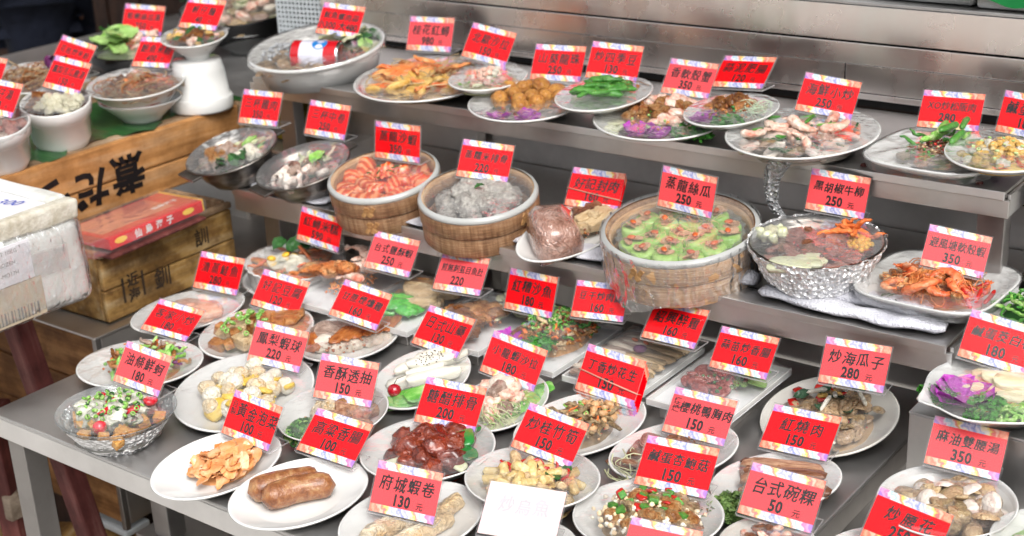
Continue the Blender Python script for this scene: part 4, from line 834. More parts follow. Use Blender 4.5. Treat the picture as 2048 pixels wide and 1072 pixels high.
        for j in range(6):
            for q in range(72): k = (q+1) % 72; fs.append((j*72+q, j*72+k, (j+1)*72+k, (j+1)*72+q))
        link('foil_base', mesh('foil', vs, fs, 'foil', True), t); z = h*.35
    elif kind == 'leafdish':
        vs, fs = [], []; Nn = 72; pr = [(0, 0), (.5, 0), (.6, .004), (.95, h-.004), (1., h), (.985, h+.002), (.94, h-.003), (.62, .010), (0, .007)]; ca, sa = math.cos(ang), math.sin(ang)
        for r, zz in pr:
            for q in range(Nn):
                t_ = 2*math.pi*q/Nn; k = 1+.10*math.exp(-((t_-math.pi-.05)/.16)**2)*r+.015*math.cos(8*t_)*r; x, y = Lm[0]*r*k*math.cos(t_), (Lm[1]*math.cos(t_)+Lm[2]*math.sin(t_))*r*k; vs.append((x, y, zz))
        for j in range(len(pr)-1):
            for q in range(Nn): k = (q+1) % Nn; fs.append((j*Nn+q, j*Nn+k, (j+1)*Nn+k, (j+1)*Nn+q))
        link('dish_body', mesh('dish', vs, fs, 'porcelain', True), t); z = .012
    if not nofilm:
        f = link('cling_film', film_mesh(a, b, ang, h+.003, 1.012 if skirt else .975, skirt, i, filmk, .0035, dome), t)
    LIFT[i] = z
    return t
class Serving:
    """one serving of food: an Empty with the dish's frame, its pieces as children; u to the right, v away from the viewer, both -1..1"""
    def __init__(s, i, name, label, cat='food', group=None, z=None, frame=None):
        if frame: loc, rot, Lm, zz = frame
        else: kind, loc, rot, h, a, b, ang, Lm = DISH[i]; zz = LIFT[i]
        s.e = empty(name, loc, rot, label, cat, group); s.L = Lm; s.z = zz if z is None else z; s.rnd = random.Random(i*17+5); s.name = name
    def xy(s, u, v): return (s.L[0]*u, s.L[1]*u+s.L[2]*v)
    def bed(s, mat, r=.6, h=.014, c=(0, 0), name='bed', seed=1, squash=1.):
        vs, fs = [], []; Nn = 32
        for j in range(9):
            for q in range(Nn):
                t = 2*math.pi*q/Nn; rr = j/8*r*(1+.12*mnoise.noise(Vector((math.cos(t)*2, math.sin(t)*2, seed)))); u, v = c[0]+rr*math.cos(t), c[1]+rr*math.sin(t)*squash; x, y = s.xy(u, v)
                hh = h*math.sqrt(max(0, 1-(j/8)**2))*(1+.5*mnoise.noise(Vector((x*50, y*50, seed))))+.004*mnoise.noise(Vector((x*120, y*120, seed)))*(j < 8); vs.append((x, y, s.z-.001+max(0, hh)))
        for j in range(8):
            for q in range(Nn): k = (q+1) % Nn; fs.append((j*Nn+q, j*Nn+k, (j+1)*Nn+k, (j+1)*Nn+q))
        link(name, mesh(name, vs, fs, mat, True), s.e)
        s.bedh = h
    def put(s, name, shape, mat, size, u, v, z=0., rz=0., rx=0., ry=0., k=0):
        x, y = s.xy(u, v); return link(name, piece_mesh(shape, k % len(SH[shape]), mat), s.e, (x, y, s.z+z), (rx, ry, rz), size if hasattr(size, '__len__') else (size,)*3)
    def scat(s, name, shape, mats, n, size, c=(0, 0), r=(.55, .55), z=0., mound=.012, tilt=.5, yaw=None, join_=False, jit=.2, spread=1., yj=.5):
        rnd = s.rnd; mats = mats if isinstance(mats, (list, tuple)) else [mats]; size = size if hasattr(size, '__len__') else (size,)*3
        buf = {}
        off = rnd.uniform(0, 6)
        for i in range(n):
            q = math.sqrt((i+.5)/n)*spread; t = i*2.39996+off; u = c[0]+r[0]*q*math.cos(t)+rnd.uniform(-.1, .1)*r[0]; v = c[1]+r[1]*q*math.sin(t)+rnd.uniform(-.1, .1)*r[1]
            hz = z+mound*max(0, 1-q*q)+rnd.uniform(0, .3)*size[2]; ya = rnd.uniform(0, 6.28) if yaw is None else yaw+rnd.uniform(-yj, yj)
            k = rnd.randrange(len(SH[shape])); sc = 1+rnd.uniform(-jit, jit); rx, ry = rnd.uniform(-tilt, tilt), rnd.uniform(-tilt, tilt); m = rnd.choice(mats)
            if not join_: s.put(name, shape, m, tuple(x*sc for x in size), u, v, hz+size[2]*.35, ya, rx, ry, k)
            else: buf.setdefault(m, []).append((k, u, v, hz+size[2]*.35, ya, rx, ry, sc))
        for m, L_ in buf.items():
            vs, fs = [], []
            for (k, u, v, zz, ya, rx, ry, sc) in L_:
                V, F_, sm = SH[shape][k]; A = Matrix.Translation(Vector((*s.xy(u, v), s.z+zz))) @ Euler((rx, ry, ya)).to_matrix().to_4x4() @ Matrix.Diagonal((size[0]*sc, size[1]*sc, size[2]*sc, 1)); o = len(vs)
                vs += [A@Vector(q) for q in V]; fs += [tuple(i+o for i in q) for q in F_]
            o = link(name, mesh(name, vs, fs, m, sm), s.e)
            if len(L_) > 3: o['kind'] = 'stuff'
    def bits(s, mats, n=110, size=.0046, c=(0, 0), r=(.55, .55), z=.012, mound=.014):
        s.scat('small_bits', 'chunk', mats, n, size, c, r, z, mound, 1.5, join_=True, jit=.5)
    def sprig(s, u, v, size, z=.004, mat='parsley', n=3):
        for i in range(n): s.put('parsley_sprig', 'sprig', mat, (size, size, size*.9), u+s.rnd.uniform(-.12, .12)*(i > 0)*1.5, v+s.rnd.uniform(-.1, .1)*(i > 0)*1.5, z, s.rnd.uniform(0, 6), k=i)
    def orchid(s, u, v, size, mat='orchid', z=.006, n=4):
        for i in range(n): t = i*2*math.pi/n+s.rnd.uniform(-.3, .3); s.put('orchid_petal', 'petal', mat, (size, size, size), u, v, z, t, s.rnd.uniform(-.3, .3), s.rnd.uniform(-.3, .3), i)
# ------------------------------------------------------------------ price signs
def sign(i, text, price, where, cat='price sign', fade=0, size=None, yuan=True, band=False, stack=0, prefix=None, label=None, cards=None):
    loc, rot, tilt, scl = SIGN[i]; t = empty('price_sign', loc, rot, label or f'red price card marked {price} {where}', 'price sign', 'red price cards on the dishes'); t.scale = (scl,)*3
    cm = ['card_red', 'card_red_glare', 'card_glare'][fade]; ik = 'ink' if fade < 2 else 'ink_glare'
    me = bev_box(-CW/2, CW/2, 0, CH, -.0004, .0004, 0); me.materials.append(MATS[cm]); card = link('card', me, t, (0, 0, 0))
    for k in range(stack): link('card', me, t, (.0008*(k+1), -.0045*(k+1), .0022*(k+1))) if False else link('spare_card', me, t, (.001*(k+1), -.004*(k+1), -.0032*(k+1)))
    bd = .0016; x0, x1, y0, y1 = -CW/2-bd, CW/2+bd, -.0035, CH+bd
    for nm, za, zb in (('front_pane', .0009, .0022), ('rear_pane', -.0022, -.0009)):
        zo = -.0032*stack if nm == 'rear_pane' else 0
        p = bev_box(x0, x1, y0, y1, za+zo, zb+zo, 0); p.materials.append(MATS['acrylic']); p.materials.append(MATS['acrylic_edge'])
        for q in p.polygons: q.material_index = 0 if abs(q.normal.z) > .5 else 1
        link(nm, p, t)
    # foot: horizontal slab running back from the lower edge
    s_, c_ = math.sin(tilt), math.cos(tilt); dv = Vector((0, s_, -c_)); nv = Vector((0, c_, s_)); o_ = Vector((0, -.0035, -.002)); ln = .046; vs = []
    for x in (x0, x1):
        for a_ in (0, ln):
            for b_ in (-.0012, .0012): q = o_+dv*a_+nv*b_; vs.append((x, q.y, q.z))
    fs = [(0, 1, 3, 2), (4, 6, 7, 5), (0, 4, 5, 1), (2, 3, 7, 6), (1, 5, 7, 3), (0, 2, 6, 4)]
    link('foot', mesh('foot', vs, fs, None, mats=['acrylic', 'acrylic_edge'], midx=[1, 1, 1, 1, 0, 0]), t)
    if text:
        n_ = len(text); w_ = CW*.86; sz = min(.0235, w_/(n_*.86)) if size is None else size
        rnd = random.Random(i)
        if n_ <= 5 and all(ord(c) > 255 for c in text):   # brush lettering: every character a little off
            pitch = min(.0235, w_/n_); xs = -pitch*(n_-1)/2+(.008 if prefix else 0); parts = []
            for k, ch in enumerate(text):
                m_ = text_mesh(ch, min(sz, pitch*1.02), ik, shear=rnd.uniform(.05, .18)); A = Matrix.Translation((xs+pitch*k, CH*.59+rnd.uniform(-.0012, .0012), 0)) @ Matrix.Rotation(rnd.uniform(-.05, .05), 4, 'Z') @ Matrix.Diagonal((rnd.uniform(.86, .95), rnd.uniform(.98, 1.08), 1, 1)); m_.transform(A); parts.append(m_)
                for dx, dy in ((.0006, .0003), (-.0005, .0003), (.0001, -.00045)): c_ = m_.copy(); c_.transform(Matrix.Translation((dx, dy, .00002*(1+len(parts) % 4)))); parts.append(c_)
            bm = bmesh.new()
            for p in parts: bm.from_mesh(p)
            m_ = D.meshes.new('lettering'); bm.to_mesh(m_); bm.free(); m_.materials.append(MATS[ik]); link('lettering', m_, card, (0, 0, .00055))
        else:
            m0 = text_mesh(text, sz, ik, shear=.1); bm = bmesh.new(); bm.from_mesh(m0)
            for q_, (dx, dy) in enumerate(((.0005, .0002), (-.0004, .0002), (.0001, -.0004))): c_ = m0.copy(); c_.transform(Matrix.Translation((dx, dy, .00002*(q_+1)))); bm.from_mesh(c_)
            m_ = D.meshes.new('lettering'); bm.to_mesh(m_); bm.free(); m_.materials.append(MATS[ik]); link('lettering', m_, card, (0, CH*.59, .00055), None, (.9 if n_ > 5 else 1, 1.15, 1))
    if prefix:
        for k, ch in enumerate(prefix): link('lettering', text_mesh(ch, .0125, ik, off=.0002), card, (-CW*.405, CH*(.70-.17*k), .00055))
    if price:
        link('price_number', text_mesh(price, .0225, ik, off=.00095, spacing=1.05), card, (-.004, CH*.285, .00055), None, (.82, 1, 1))
        if yuan: link('price_number', text_mesh('元', .0115, ik, off=.0003), card, (.0255 if len(price) < 4 else .034, CH*.255, .00055))
    if band:
        v_, f_ = tube([(-CW/2-.002, CH*.44, .0028), (0, CH*.36, .003), (CW/2+.002, CH*.30, .0028), (CW/2+.0022, CH*.30, -.012), (0, CH*.37, -.0125), (-CW/2-.0022, CH*.44, -.012), (-CW/2-.002, CH*.44, .0028)], .0011, 6); link('rubber_band', mesh('rubber_band', v_, f_, 'rubber_band', True), t)
    return t
# ------------------------------------------------------------------ food materials
fm = food
fm('crab_orange', '#c84a1c', '#e88344', 2.2, .3, .4, .4, .12, '#f2c07a'); fm('egg_yellow', '#e0a63c', '#f0cf86', 3, .45, .2, .5, .15); fm('noodle', '#b9996b', '#d9c49a', 3, .35, .4, .3, .1)
fm('shrimp_pink', '#d9775e', '#f0c9b4', 2.6, .3, .4, .4, .12, '#f7e6d8'); fm('salad_pale', '#b9bd8f', '#dfe0be', 3, .4, .3, .5, .15); fm('ball_gold', '#a8642a', '#d49a4c', 2.4, .4, .25, .5, .12)
fm('orchid', '#8b1f8a', '#b33fb0', 1.4, .4, .1, .3, .12, '#c667c4', spec=.3); fm('parsley', '#2d7a22', '#4d9a34', 4, .5, 0, .3, .2); fm('green_dark', '#1f4d22', '#3a7030', 3, .35, .2, .4, .15)
fm('green_bean', '#2f7426', '#5a9a3e', 2, .3, .4, .3, .12); fm('green_fresh', '#4f9e2e', '#8fc65a', 3, .4, .2, .4, .15, '#cfe4a4'); fm('lettuce', '#7fb04c', '#b9d98c', 1.8, .4, .1, .4, .1)
fm('fried_brown', '#6e3a1a', '#a8662f', 3, .4, .3, .8, .18, '#c98f52'); fm('fried_gold', '#b46a2c', '#d9975a', 3, .45, .2, .8, .15, '#e8bd86'); fm('fried_orange', '#bd5426', '#de8a4c', 3, .4, .3, .8, .15, '#eec28c')
fm('meat_brown', '#5a3020', '#8a5638', 2.4, .3, .4, .6, .18, '#a8775a'); fm('meat_grey', '#8f7566', '#b69c8c', 2.6, .35, .4, .6, .12, '#cdb8aa'); fm('red_glaze', '#46150a', '#782a14', 2, .14, .9, .4, .2, '#9a4426')
fm('white_meat', '#d8cbb6', '#ece3d4', 2.4, .4, .3, .4, .08); fm('white_creamy', '#e3dcc6', '#f2eee0', 2.4, .35, .4, .5, .06); fm('squid_white', '#d6c9bc', '#eae0d4', 2, .3, .4, .3, .08, '#c9a79a')
fm('carrot', '#d8612a', '#ec8a48', 2, .4, .2, .3, .1); fm('chili_red', '#a81414', '#cf2b20', 2, .2, .6, .2, .12); fm('tomato_red', '#a80f1c', '#cc2433', 1.6, .15, .8, .15, .08, '#d8525a')
fm('onion', '#cfd3a0', '#e8e9cc', 1.4, .3, .4, .2, .06); fm('corn', '#dca21e', '#f3cb48', 4, .3, .3, .3, .08); fm('beef_pink', '#7c4238', '#a86e62', 2.4, .35, .35, .5, .15, '#bf9084')
fm('prawn_red', '#cf4a22', '#ea7c48', 2.2, .25, .5, .3, .1, '#f4b990'); fm('rice_grain', '#7f7a74', '#a6a19a', 5, .35, .3, .4, .08, '#c9c5bc'); fm('luffa_green', '#7fb347', '#a7cf6d', 1.2, .25, .4, .15, .05, '#b9da88')
fm('bonito', '#c98f63', '#e6bf98', 4, .4, .2, .5, .1, '#b06a48'); fm('goji', '#bf4a1c', '#d9763a', 2, .3, .4, .2, .1); fm('knuckle', '#8a5a48', '#b88a78', 4, .2, .6, .7, .05, '#d6b8a8')
fm('tofu_brown', '#8a4a1e', '#b97a40', 2, .3, .5, .5, .12, '#cc9660'); fm('tofu_cream', '#c9a678', '#e0c8a0', 2, .4, .2, .5, .1); fm('salmon', '#d88f74', '#eab69e', 5, .4, .2, .4, .05, '#f0cdba')
fm('bamboo_shoot', '#e0d3a8', '#efe8cc', 1.6, .35, .3, .2, .05); fm('shoot_yellow', '#b8924a', '#d6b878', 1.8, .25, .5, .3, .12, '#e6d3a2'); fm('mushroom', '#7a6248', '#a58a66', 2.4, .35, .35, .6, .15, '#c7ad86')
fm('oyster', '#8d8d84', '#c9c8b9', 1.6, .15, .7, .4, .1, '#e6e4d4'); fm('oyster_dark', '#4d4c48', '#85837b', 2, .2, .6, .5, .1); fm('dough', '#d0863a', '#e9b264', 2, .35, .3, .5, .08)
fm('pineapple', '#cfa83a', '#e3c766', 1.8, .3, .4, .3, .06); fm('shrimp_ball', '#e2c9a0', '#f0e1c4', 2.4, .35, .3, .6, .06, '#e8bb78'); fm('kimchi', '#cf7d42', '#e3a066', 1.4, .2, .7, .12, .14, '#efc699')
fm('sausage_brown', '#6a3a20', '#96603a', 7, .28, .5, .25, .06, '#b38a5e'); fm('sausage_red', '#5e1a18', '#8c3a34', 5, .2, .6, .3, .1, '#a86a60'); fm('duck_skin', '#7a3414', '#a8602c', 1.6, .2, .6, .3, .1, '#bf7c44')
fm('yam', '#d9d6c4', '#ebe8dc', 1.6, .25, .4, .2, .04); fm('cucumber', '#2f7d2a', '#69ac48', 1.2, .25, .4, .2, .08, '#a9cf7f'); fm('cherry', '#9c0a1c', '#c01a2e', 1, .1, .9, .1, .05)
fm('peanut', '#b98754', '#d9b184', 2, .4, .2, .3, .1); fm('small_fish', '#6e5a42', '#9c8460', 3, .3, .4, .5, .15, '#bfa882'); fm('clam_shell', '#8a6d50', '#b99a74', 3, .3, .4, .6, .15, '#d2bd9e')
fm('clam_meat', '#a88562', '#cdb08a', 2, .2, .6, .5, .12); fm('jelly_green', '#1f8f1c', '#3fb52e', 1.4, .12, .9, .3, .06, '#6fce50'); fm('fungus', '#cfc9a8', '#e4e0c8', 2, .3, .4, .6, .06)
fm('pork_strip', '#8a5a40', '#b28466', 4, .35, .3, .5, .12, '#c9a285'); fm('rice_cake', '#a8917f', '#c9b4a2', 5, .2, .6, .4, .04, '#8f6f5e'); fm('radish_shred', '#a9c49a', '#cfdcc4', 2, .4, .2, .2, .08)
fm('kidney', '#a58462', '#c7a884', 1.6, .25, .5, .5, .1, '#8a6a4e'); fm('broth', '#6b3b20', '#8e5a34', 2, .08, .9, .1, 0); fm('broth_red', '#8e3a18', '#b25a2c', 2, .08, .9, .1, 0); fm('purple_leaf', '#4d2148', '#74386c', 2, .4, .2, .3, .12)
fm('sauce_brown', '#5e3820', '#8a5a36', 5, .3, .5, .6, 0); fm('sauce_orange', '#a85a2c', '#cf8a52', 5, .3, .5, .6, 0, '#b98a5a'); fm('cabbage', '#c9c79a', '#dedcbd', 1.8, .4, .2, .4, .06, '#a9b878'); fm('basil', '#1c3a22', '#33583a', 2, .35, .3, .4, .1)
fm('pepper_green', '#1a5a2a', '#2f8a3c', 1.2, .15, .7, .15, .08); fm('wood_ear', '#2c211c', '#4a3a30', 2, .2, .6, .3, .1); fm('alfalfa', '#4a6a30', '#7c9a54', 3, .5, .1, .3, .15)
plain('glass_bead', '#c8ccd0', .1, .8); plain('can_red', '#c4121d', .25, .5); plain('can_white', '#d9d9e6', .25, .5); plain('can_blue', '#1f7ac4', .3, .4)
S = Serving
def card(*a, **k): return sign(*a, **k)
G1, G2, G3 = 'plates on the upper shelf', 'dishes on the middle shelf', 'plates on the low table'
# ---- upper shelf
dish(9, 'white oval plate with red rim line holding the orange crab', 'plate', 'oval_plate', G1)
_k, _l, _r, _h, _a, _b, _ang, _L = DISH[9]
v_, f_ = lathe([(.90, _h-.0014), (.915, _h-.0005), (.93, _h-.0002), (.92, _h-.003)], _a, _b, _ang, 64, close=False); link('red_line', mesh('line', v_, f_, 'chili_red', True), COL.objects[-1].parent)
s = S(9, 'crab_serving', 'orange steamed crab with egg and glass noodles on an oval plate'); s.bed('noodle', .72, .014)
s.bits(['crab_orange', 'egg_yellow', 'noodle'])
s.put('crab_shell', 'carapace', 'crab_orange', (.13, .10, .06), -.25, .12, .022, .2); s.put('crab_claw', 'claw', 'crab_orange', (.09, .05, .04), .25, -.2, .02, .3); s.put('crab_claw', 'claw', 'crab_orange', (.08, .05, .04), -.55, -.3, .02, 2.6)
s.scat('crab_leg', 'strip', ['crab_orange', 'crab_orange', 'fried_orange'], 12, (.075, .045, .04), (0, -.05), (.65, .55), .006, .014); s.scat('egg_piece', 'slab', 'egg_yellow', 10, (.045, .032, .014), (-.1, -.3), (.6, .4), .008, .012); s.scat('noodle_strand', 'curl', 'noodle', 40, (.06, .06, .03), (0, 0), (.7, .6), .006, .006, .3, join_=True)
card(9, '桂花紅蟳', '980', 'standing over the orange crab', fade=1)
dish(10, 'small white oval plate of shrimp salad resting on the crab plate', 'plate', 'oval_plate', G1)
s = S(10, 'shrimp_salad', 'pale shrimp salad heaped on a small oval plate'); s.bed('salad_pale', .7, .012); s.scat('diced_shrimp', 'lump', ['shrimp_pink', 'shrimp_pink', 'white_creamy'], 34, (.016, .013, .012), (.0, .1), (.5, .5), .006, .016); s.scat('salad_bit', 'flake', ['salad_pale', 'green_fresh'], 26, (.018, .014, .01), (0, 0), (.72, .62), .006, .005, join_=True)
card(10, '北歐沙拉', '150', 'tilted behind the shrimp salad')
dish(11, 'white oval plate holding golden balls and two orchids', 'plate', 'oval_plate', G1)
s = S(11, 'golden_balls', 'golden fried balls with magenta orchids at the front'); s.scat('fried_ball', 'ball', 'ball_gold', 17, (.034, .034, .031), (.05, .12), (.62, .55), .004, .014); s.orchid(-.45, -.55, .046); s.orchid(.02, -.62, .042); s.scat('pepper_strip', 'strip', ['carrot', 'green_dark', 'onion'], 9, (.04, .016, .014), (.2, .5), (.4, .3), .012, .012)
s.bits(['ball_gold', 'green_dark', 'chili_red'])
card(11, '山葵龍珠', '250', 'standing over the golden balls')
dish(12, 'white oval plate of green beans, raised on its neighbours', 'plate', 'oval_plate', G1)
s = S(12, 'green_beans', 'stir fried green beans with brown mince'); s.scat('green_bean', 'baton', 'green_bean', 30, (.045, .06, .05), (0, -.1), (.5, .45), .003, .010, .2, yaw=.0, yj=.6); s.scat('mince', 'chunk', ['meat_brown', 'fried_brown'], 22, .010, (.25, .15), (.5, .4), .012, .01, join_=True); s.scat('shallot_strip', 'curl', 'fried_gold', 8, (.04, .04, .02), (.35, .2), (.35, .3), .012, .01)
card(12, '炒四季豆', '130', 'standing over the green beans')
dish(13, 'white oval plate with fried crab, orchid and parsley', 'plate', 'oval_plate', G1)
s = S(13, 'fried_crab', 'crumbed fried soft crab with orchid and parsley'); s.bed('fried_orange', .6, .016, (.05, .15)); s.scat('crumb_piece', 'lump', ['fried_orange', 'fried_gold', 'shrimp_pink'], 34, (.026, .022, .018), (.05, .15), (.58, .55), .008, .018, join_=False); s.orchid(-.38, -.45, .055); s.orchid(-.1, -.6, .045); s.sprig(.28, -.55, .055); s.scat('lemon_slice', 'disc', 'onion', 3, (.03, .03, .006), (-.65, -.1), (.15, .2), .004, .004)
s.bits(['fried_orange', 'fried_gold', 'green_fresh'])
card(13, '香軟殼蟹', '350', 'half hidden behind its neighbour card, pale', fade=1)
dish(14, 'white oval plate of brown sausage chunks with parsley, raised', 'plate', 'oval_plate', G1)
s = S(14, 'garlic_intestine', 'brown braised chunks with parsley and pale shreds'); s.scat('braised_chunk', 'chunk', ['fried_brown', 'tofu_brown'], 18, (.028, .022, .018), (.05, .2), (.5, .4), .004, .016); s.scat('radish_shred', 'curl', 'radish_shred', 34, (.026, .026, .02), (.4, -.2), (.35, .35), .004, .01, join_=True); s.sprig(-.1, -.45, .05); s.orchid(-.6, -.1, .045)
s.bits(['fried_brown', 'green_dark', 'fried_gold'])
card(14, '蒜泥肥腸', '120', 'leaning far back over the brown chunks')
dish(15, 'large white round plate of seafood stir fry, film hanging below', 'plate', 'round_plate', G1, nofilm=False)
s = S(15, 'seafood_stir_fry', 'seafood stir fry with prawns, squid and celery'); s.bed('squid_white', .7, .008); s.scat('prawn', 'shrimp', 'shrimp_pink', 7, (.06, .06, .05), (-.1, -.1), (.6, .55), .008, .01, .4); s.scat('squid_piece', 'slab', 'squid_white', 14, (.042, .026, .014), (0, -.1), (.7, .6), .006, .012); s.scat('mushroom_slice', 'slab', 'mushroom', 7, (.05, .03, .014), (-.1, 0), (.75, .5), .006, .012); s.scat('carrot_slice', 'slab', 'carrot', 5, (.042, .028, .008), (.5, .0), (.3, .3), .008, .008); s.scat('celery_stick', 'baton', ['green_bean', 'green_fresh'], 10, (.042, .032, .032), (-.1, .2), (.6, .45), .010, .008, .3); s.scat('scallion', 'strip', 'green_dark', 8, (.035, .02, .02), (0, -.2), (.7, .6), .012, .01)
s.bits(['green_dark', 'squid_white', 'carrot'])
card(15, '海鮮小炒', '250', 'standing over the seafood stir fry', label='red price card marked 250 standing over the seafood plate with hanging film')
# hanging wad of film
vs, fs = [], []; pts = [(0, 0, 0), (-.012, 0, -.02), (-.02, 0, -.045), (-.016, .0, -.075), (-.004, 0, -.092), (.02, 0, -.097), (.034, 0, -.101)]; wd = [.020, .018, .013, .011, .012, .008, .003]
for i, (p, w_) in enumerate(zip(pts, wd)):
    for k in range(10): t_ = 2*math.pi*k/10; q = 1+.45*mnoise.noise(Vector((i*1.7, k*2.1, 0))); vs.append((p[0]+math.cos(t_)*w_*q, p[1]+math.sin(t_)*w_*.4*q, p[2]))
for i in range(6):
    for k in range(10): j = (k+1) % 10; fs.append((i*10+k, i*10+j, i*10+10+j, i*10+10+k))
tag(link('film_wad', mesh('film_wad', vs, fs, 'wad'), None, (-1.0, 2.026, 1.004)), 'twisted wad of clear film hanging from the seafood plate', 'cling film')
dish(17, 'white round plate of egg and corn at the right edge', 'plate', 'round_plate', G1)
s = S(17, 'egg_and_corn', 'golden salted egg pieces with green bits at the right edge'); s.bed('egg_yellow', .66, .012); s.scat('egg_lump', 'lump', ['egg_yellow', 'white_creamy', 'shoot_yellow', 'egg_yellow'], 80, (.015, .013, .010), (0, 0), (.7, .62), .006, .014); s.scat('scallion_bit', 'ring', 'green_fresh', 16, .007, (0, 0), (.6, .55), .018, .008, join_=True)
card(17, '鹹蛋玉米', '180', 'cut by the right frame edge above the egg plate')
def rrect(name, cx, cy, z, w_, d_, rz, h, mat='porcelain', label=None, grp=None, n_=5.0, nm='square_plate', filmk='film', nofilm=False):
    t = empty(nm, (cx, cy, z), (0, 0, rz), label, 'plate', grp); Nn = 96; vs, fs = [], []
    def sq(tt, r, ww, dd):
        c, q = math.cos(tt), math.sin(tt); k = (abs(c)**n_+abs(q)**n_)**(-1/n_); return (ww/2*r*k*c, dd/2*r*k*q)
    pr = [(0, 0), (.6, 0), (.66, .002), (.95, h-.006), (1., h-.001), (.995, h+.002), (.965, h+.001), (.92, h-.006), (.72, .007), (.62, .005), (0, .005)]
    for r, zz in pr:
        for i in range(Nn): x, y = sq(2*math.pi*i/Nn, r, w_, d_); vs.append((x, y, zz))
    for j in range(len(pr)-1):
        for i in range(Nn): k = (i+1) % Nn; fs.append((j*Nn+i, j*Nn+k, (j+1)*Nn+k, (j+1)*Nn+i))
    link('plate_body', mesh('plate', vs, fs, mat, True), t)
    if not nofilm:
        vs, fs = [], []; Rg = [0, .3, .6, .8, .95, 1.01, 1.015, .97]
        for j, r in enumerate(Rg):
            for i in range(Nn): x, y = sq(2*math.pi*i/Nn, r, w_, d_); vs.append((x, y, h+.004+(.003*mnoise.noise(Vector((x*28, y*28, 3))) if j < 5 else 0)-(0, .006, .02)[max(0, j-5)]))
        for j in range(len(Rg)-1):
            for i in range(Nn): k = (i+1) % Nn; fs.append((j*Nn+i, j*Nn+k, (j+1)*Nn+k, (j+1)*Nn+i))
        link('cling_film', mesh('film', vs, fs, filmk, True), t)
    return t
rrect('a', -.785, 2.165, U, .215, .235, R(-4), .024, label='white square plate with pork, green stalks and an orchid', grp=G1, n_=3.4)
s = S(16, 'pork_and_greens', 'fried pork slices with green stalks and magenta petals', frame=((-.785, 2.165, U), (0, 0, R(33)), (.10, 0, .11), .006)); s.scat('pork_slice', 'slab', ['meat_grey', 'mushroom', 'pork_strip'], 22, (.034, .02, .009), (.05, .0), (.62, .6), .003, .012); s.scat('green_stalk', 'baton', ['green_bean', 'green_fresh'], 8, (.05, .055, .055), (.2, .15), (.4, .45), .012, .008, .2, yaw=.7, yj=.5); s.scat('green_stalk', 'strip', 'green_bean', 6, (.04, .02, .02), (0, .4), (.5, .3), .012, .01); s.orchid(.35, -.42, .06); s.orchid(.75, -.4, .055); s.scat('chili_bit', 'strip', 'meat_brown', 8, (.02, .01, .01), (0, 0), (.6, .6), .014, .008)
s.bits(['meat_brown', 'green_bean', 'chili_red', 'mushroom'])
card(16, 'XO炒松阪肉', '280', 'standing over the square pork plate', size=.0165, label='red price card marked 280 with an XO title, on the upper shelf')
dish(8, 'large deep white baking dish with a red can in it', 'baking dish', 'baking_dish', G1, skirt=.02, dome=.0)
s = S(8, 'clams_and_greens', 'brown clams, leaves and clear beads around the red can'); s.bed('kidney', .8, .014); s.scat('clam', 'shell', ['clam_meat', 'mushroom', 'clam_shell'], 26, (.042, .04, .03), (-.3, -.2), (.6, .6), .008, .012); s.scat('leaf', 'leaf', ['lettuce', 'green_dark', 'cabbage'], 14, (.07, .05, .05), (.55, .1), (.32, .5), .014, .012, .5); s.scat('clear_bead', 'ball', 'glass_bead', 26, .011, (-.62, .25), (.25, .42), .026, .008, join_=True)
cn = empty('drink_can', (0, 0, 0), (0, 0, 0), 'red and white metal can lying in the baking dish', 'can'); cl = DISH[8][1]; cn.location = (cl[0]+.03, cl[1]-.035, cl[2]+.047); cn.rotation_euler = (R(3), 0, R(22))
v_, f_ = lathe([(.0, -.5), (.86, -.5), (.97, -.47), (1, -.44), (1, .44), (.97, .47), (.9, .49), (.86, .475), (0, .475)], .034, .034, 0, 28, close=False)
def canpart(nm, pr, mat): v_, f_ = lathe(pr, .034, .034, 0, 28, close=False); v_ = [(z*.115, x, y) for x, y, z in v_]; return link(nm, mesh(nm, v_, f_, mat, True), cn)
canpart('can_wall', [(1, -.44), (1, -.28)], 'can_red'); canpart('can_wall', [(1, -.28), (1, .2)], 'can_white'); canpart('can_wall', [(1, .2), (1, .44)], 'can_red'); canpart('can_lid', [(1, .44), (.985, .47), (.9, .495), (.86, .47), (.0, .468)], 'thin_metal'); canpart('can_base', [(.0, -.49), (.86, -.49), (1, -.44)], 'thin_metal')
canpart('lid_print', [(.0, .4705), (.78, .4705)], 'sausage_red')
for an in (R(-20), R(100)):
    v_, f_ = lathe([(0, 0), (1, 0)], .017, .017, 0, 20, close=False); v_ = [(x, .0343*math.sin(an+y/.034), .0343*math.cos(an+y/.034)) for x, y, z in v_]; link('round_badge', mesh('badge', v_, f_, 'can_blue', True), cn, (.012, 0, 0))
card(8, '魷魚螺肉蒜', '小300 大400', 'over the red can dish', label='red price card with two prices standing in the white baking dish')
# ---- middle shelf
dish(18, 'dull metal pot farthest left on the middle shelf, film bunched below', 'pot', 'metal_pot', 'metal pots on the middle shelf', filmk='film_hazy', dome=0)
s = S(18, 'three_cup_chicken', 'brown chicken pieces with white cauliflower and greens'); s.bed('meat_grey', .74, .014); s.scat('chicken_piece', 'chunk', ['tofu_brown', 'meat_grey', 'fried_gold'], 18, (.036, .03, .024), (-.2, .05), (.5, .5), .008, .014); s.scat('cauliflower', 'lump', 'white_creamy', 6, .026, (.4, -.25), (.2, .2), .016, .008); s.scat('celery_stick', 'baton', ['lettuce', 'green_bean', 'salad_pale'], 9, (.042, .04, .04), (.45, .2), (.3, .3), .010, .008, .4, yaw=.8); s.scat('leaf', 'leaf', 'green_dark', 5, .035, (.0, -.5), (.4, .2), .016, .004)
s.bits(['chili_red', 'green_dark', 'meat_brown'])
card(18, '三杯雞肉', '350', 'over the leftmost metal pot')
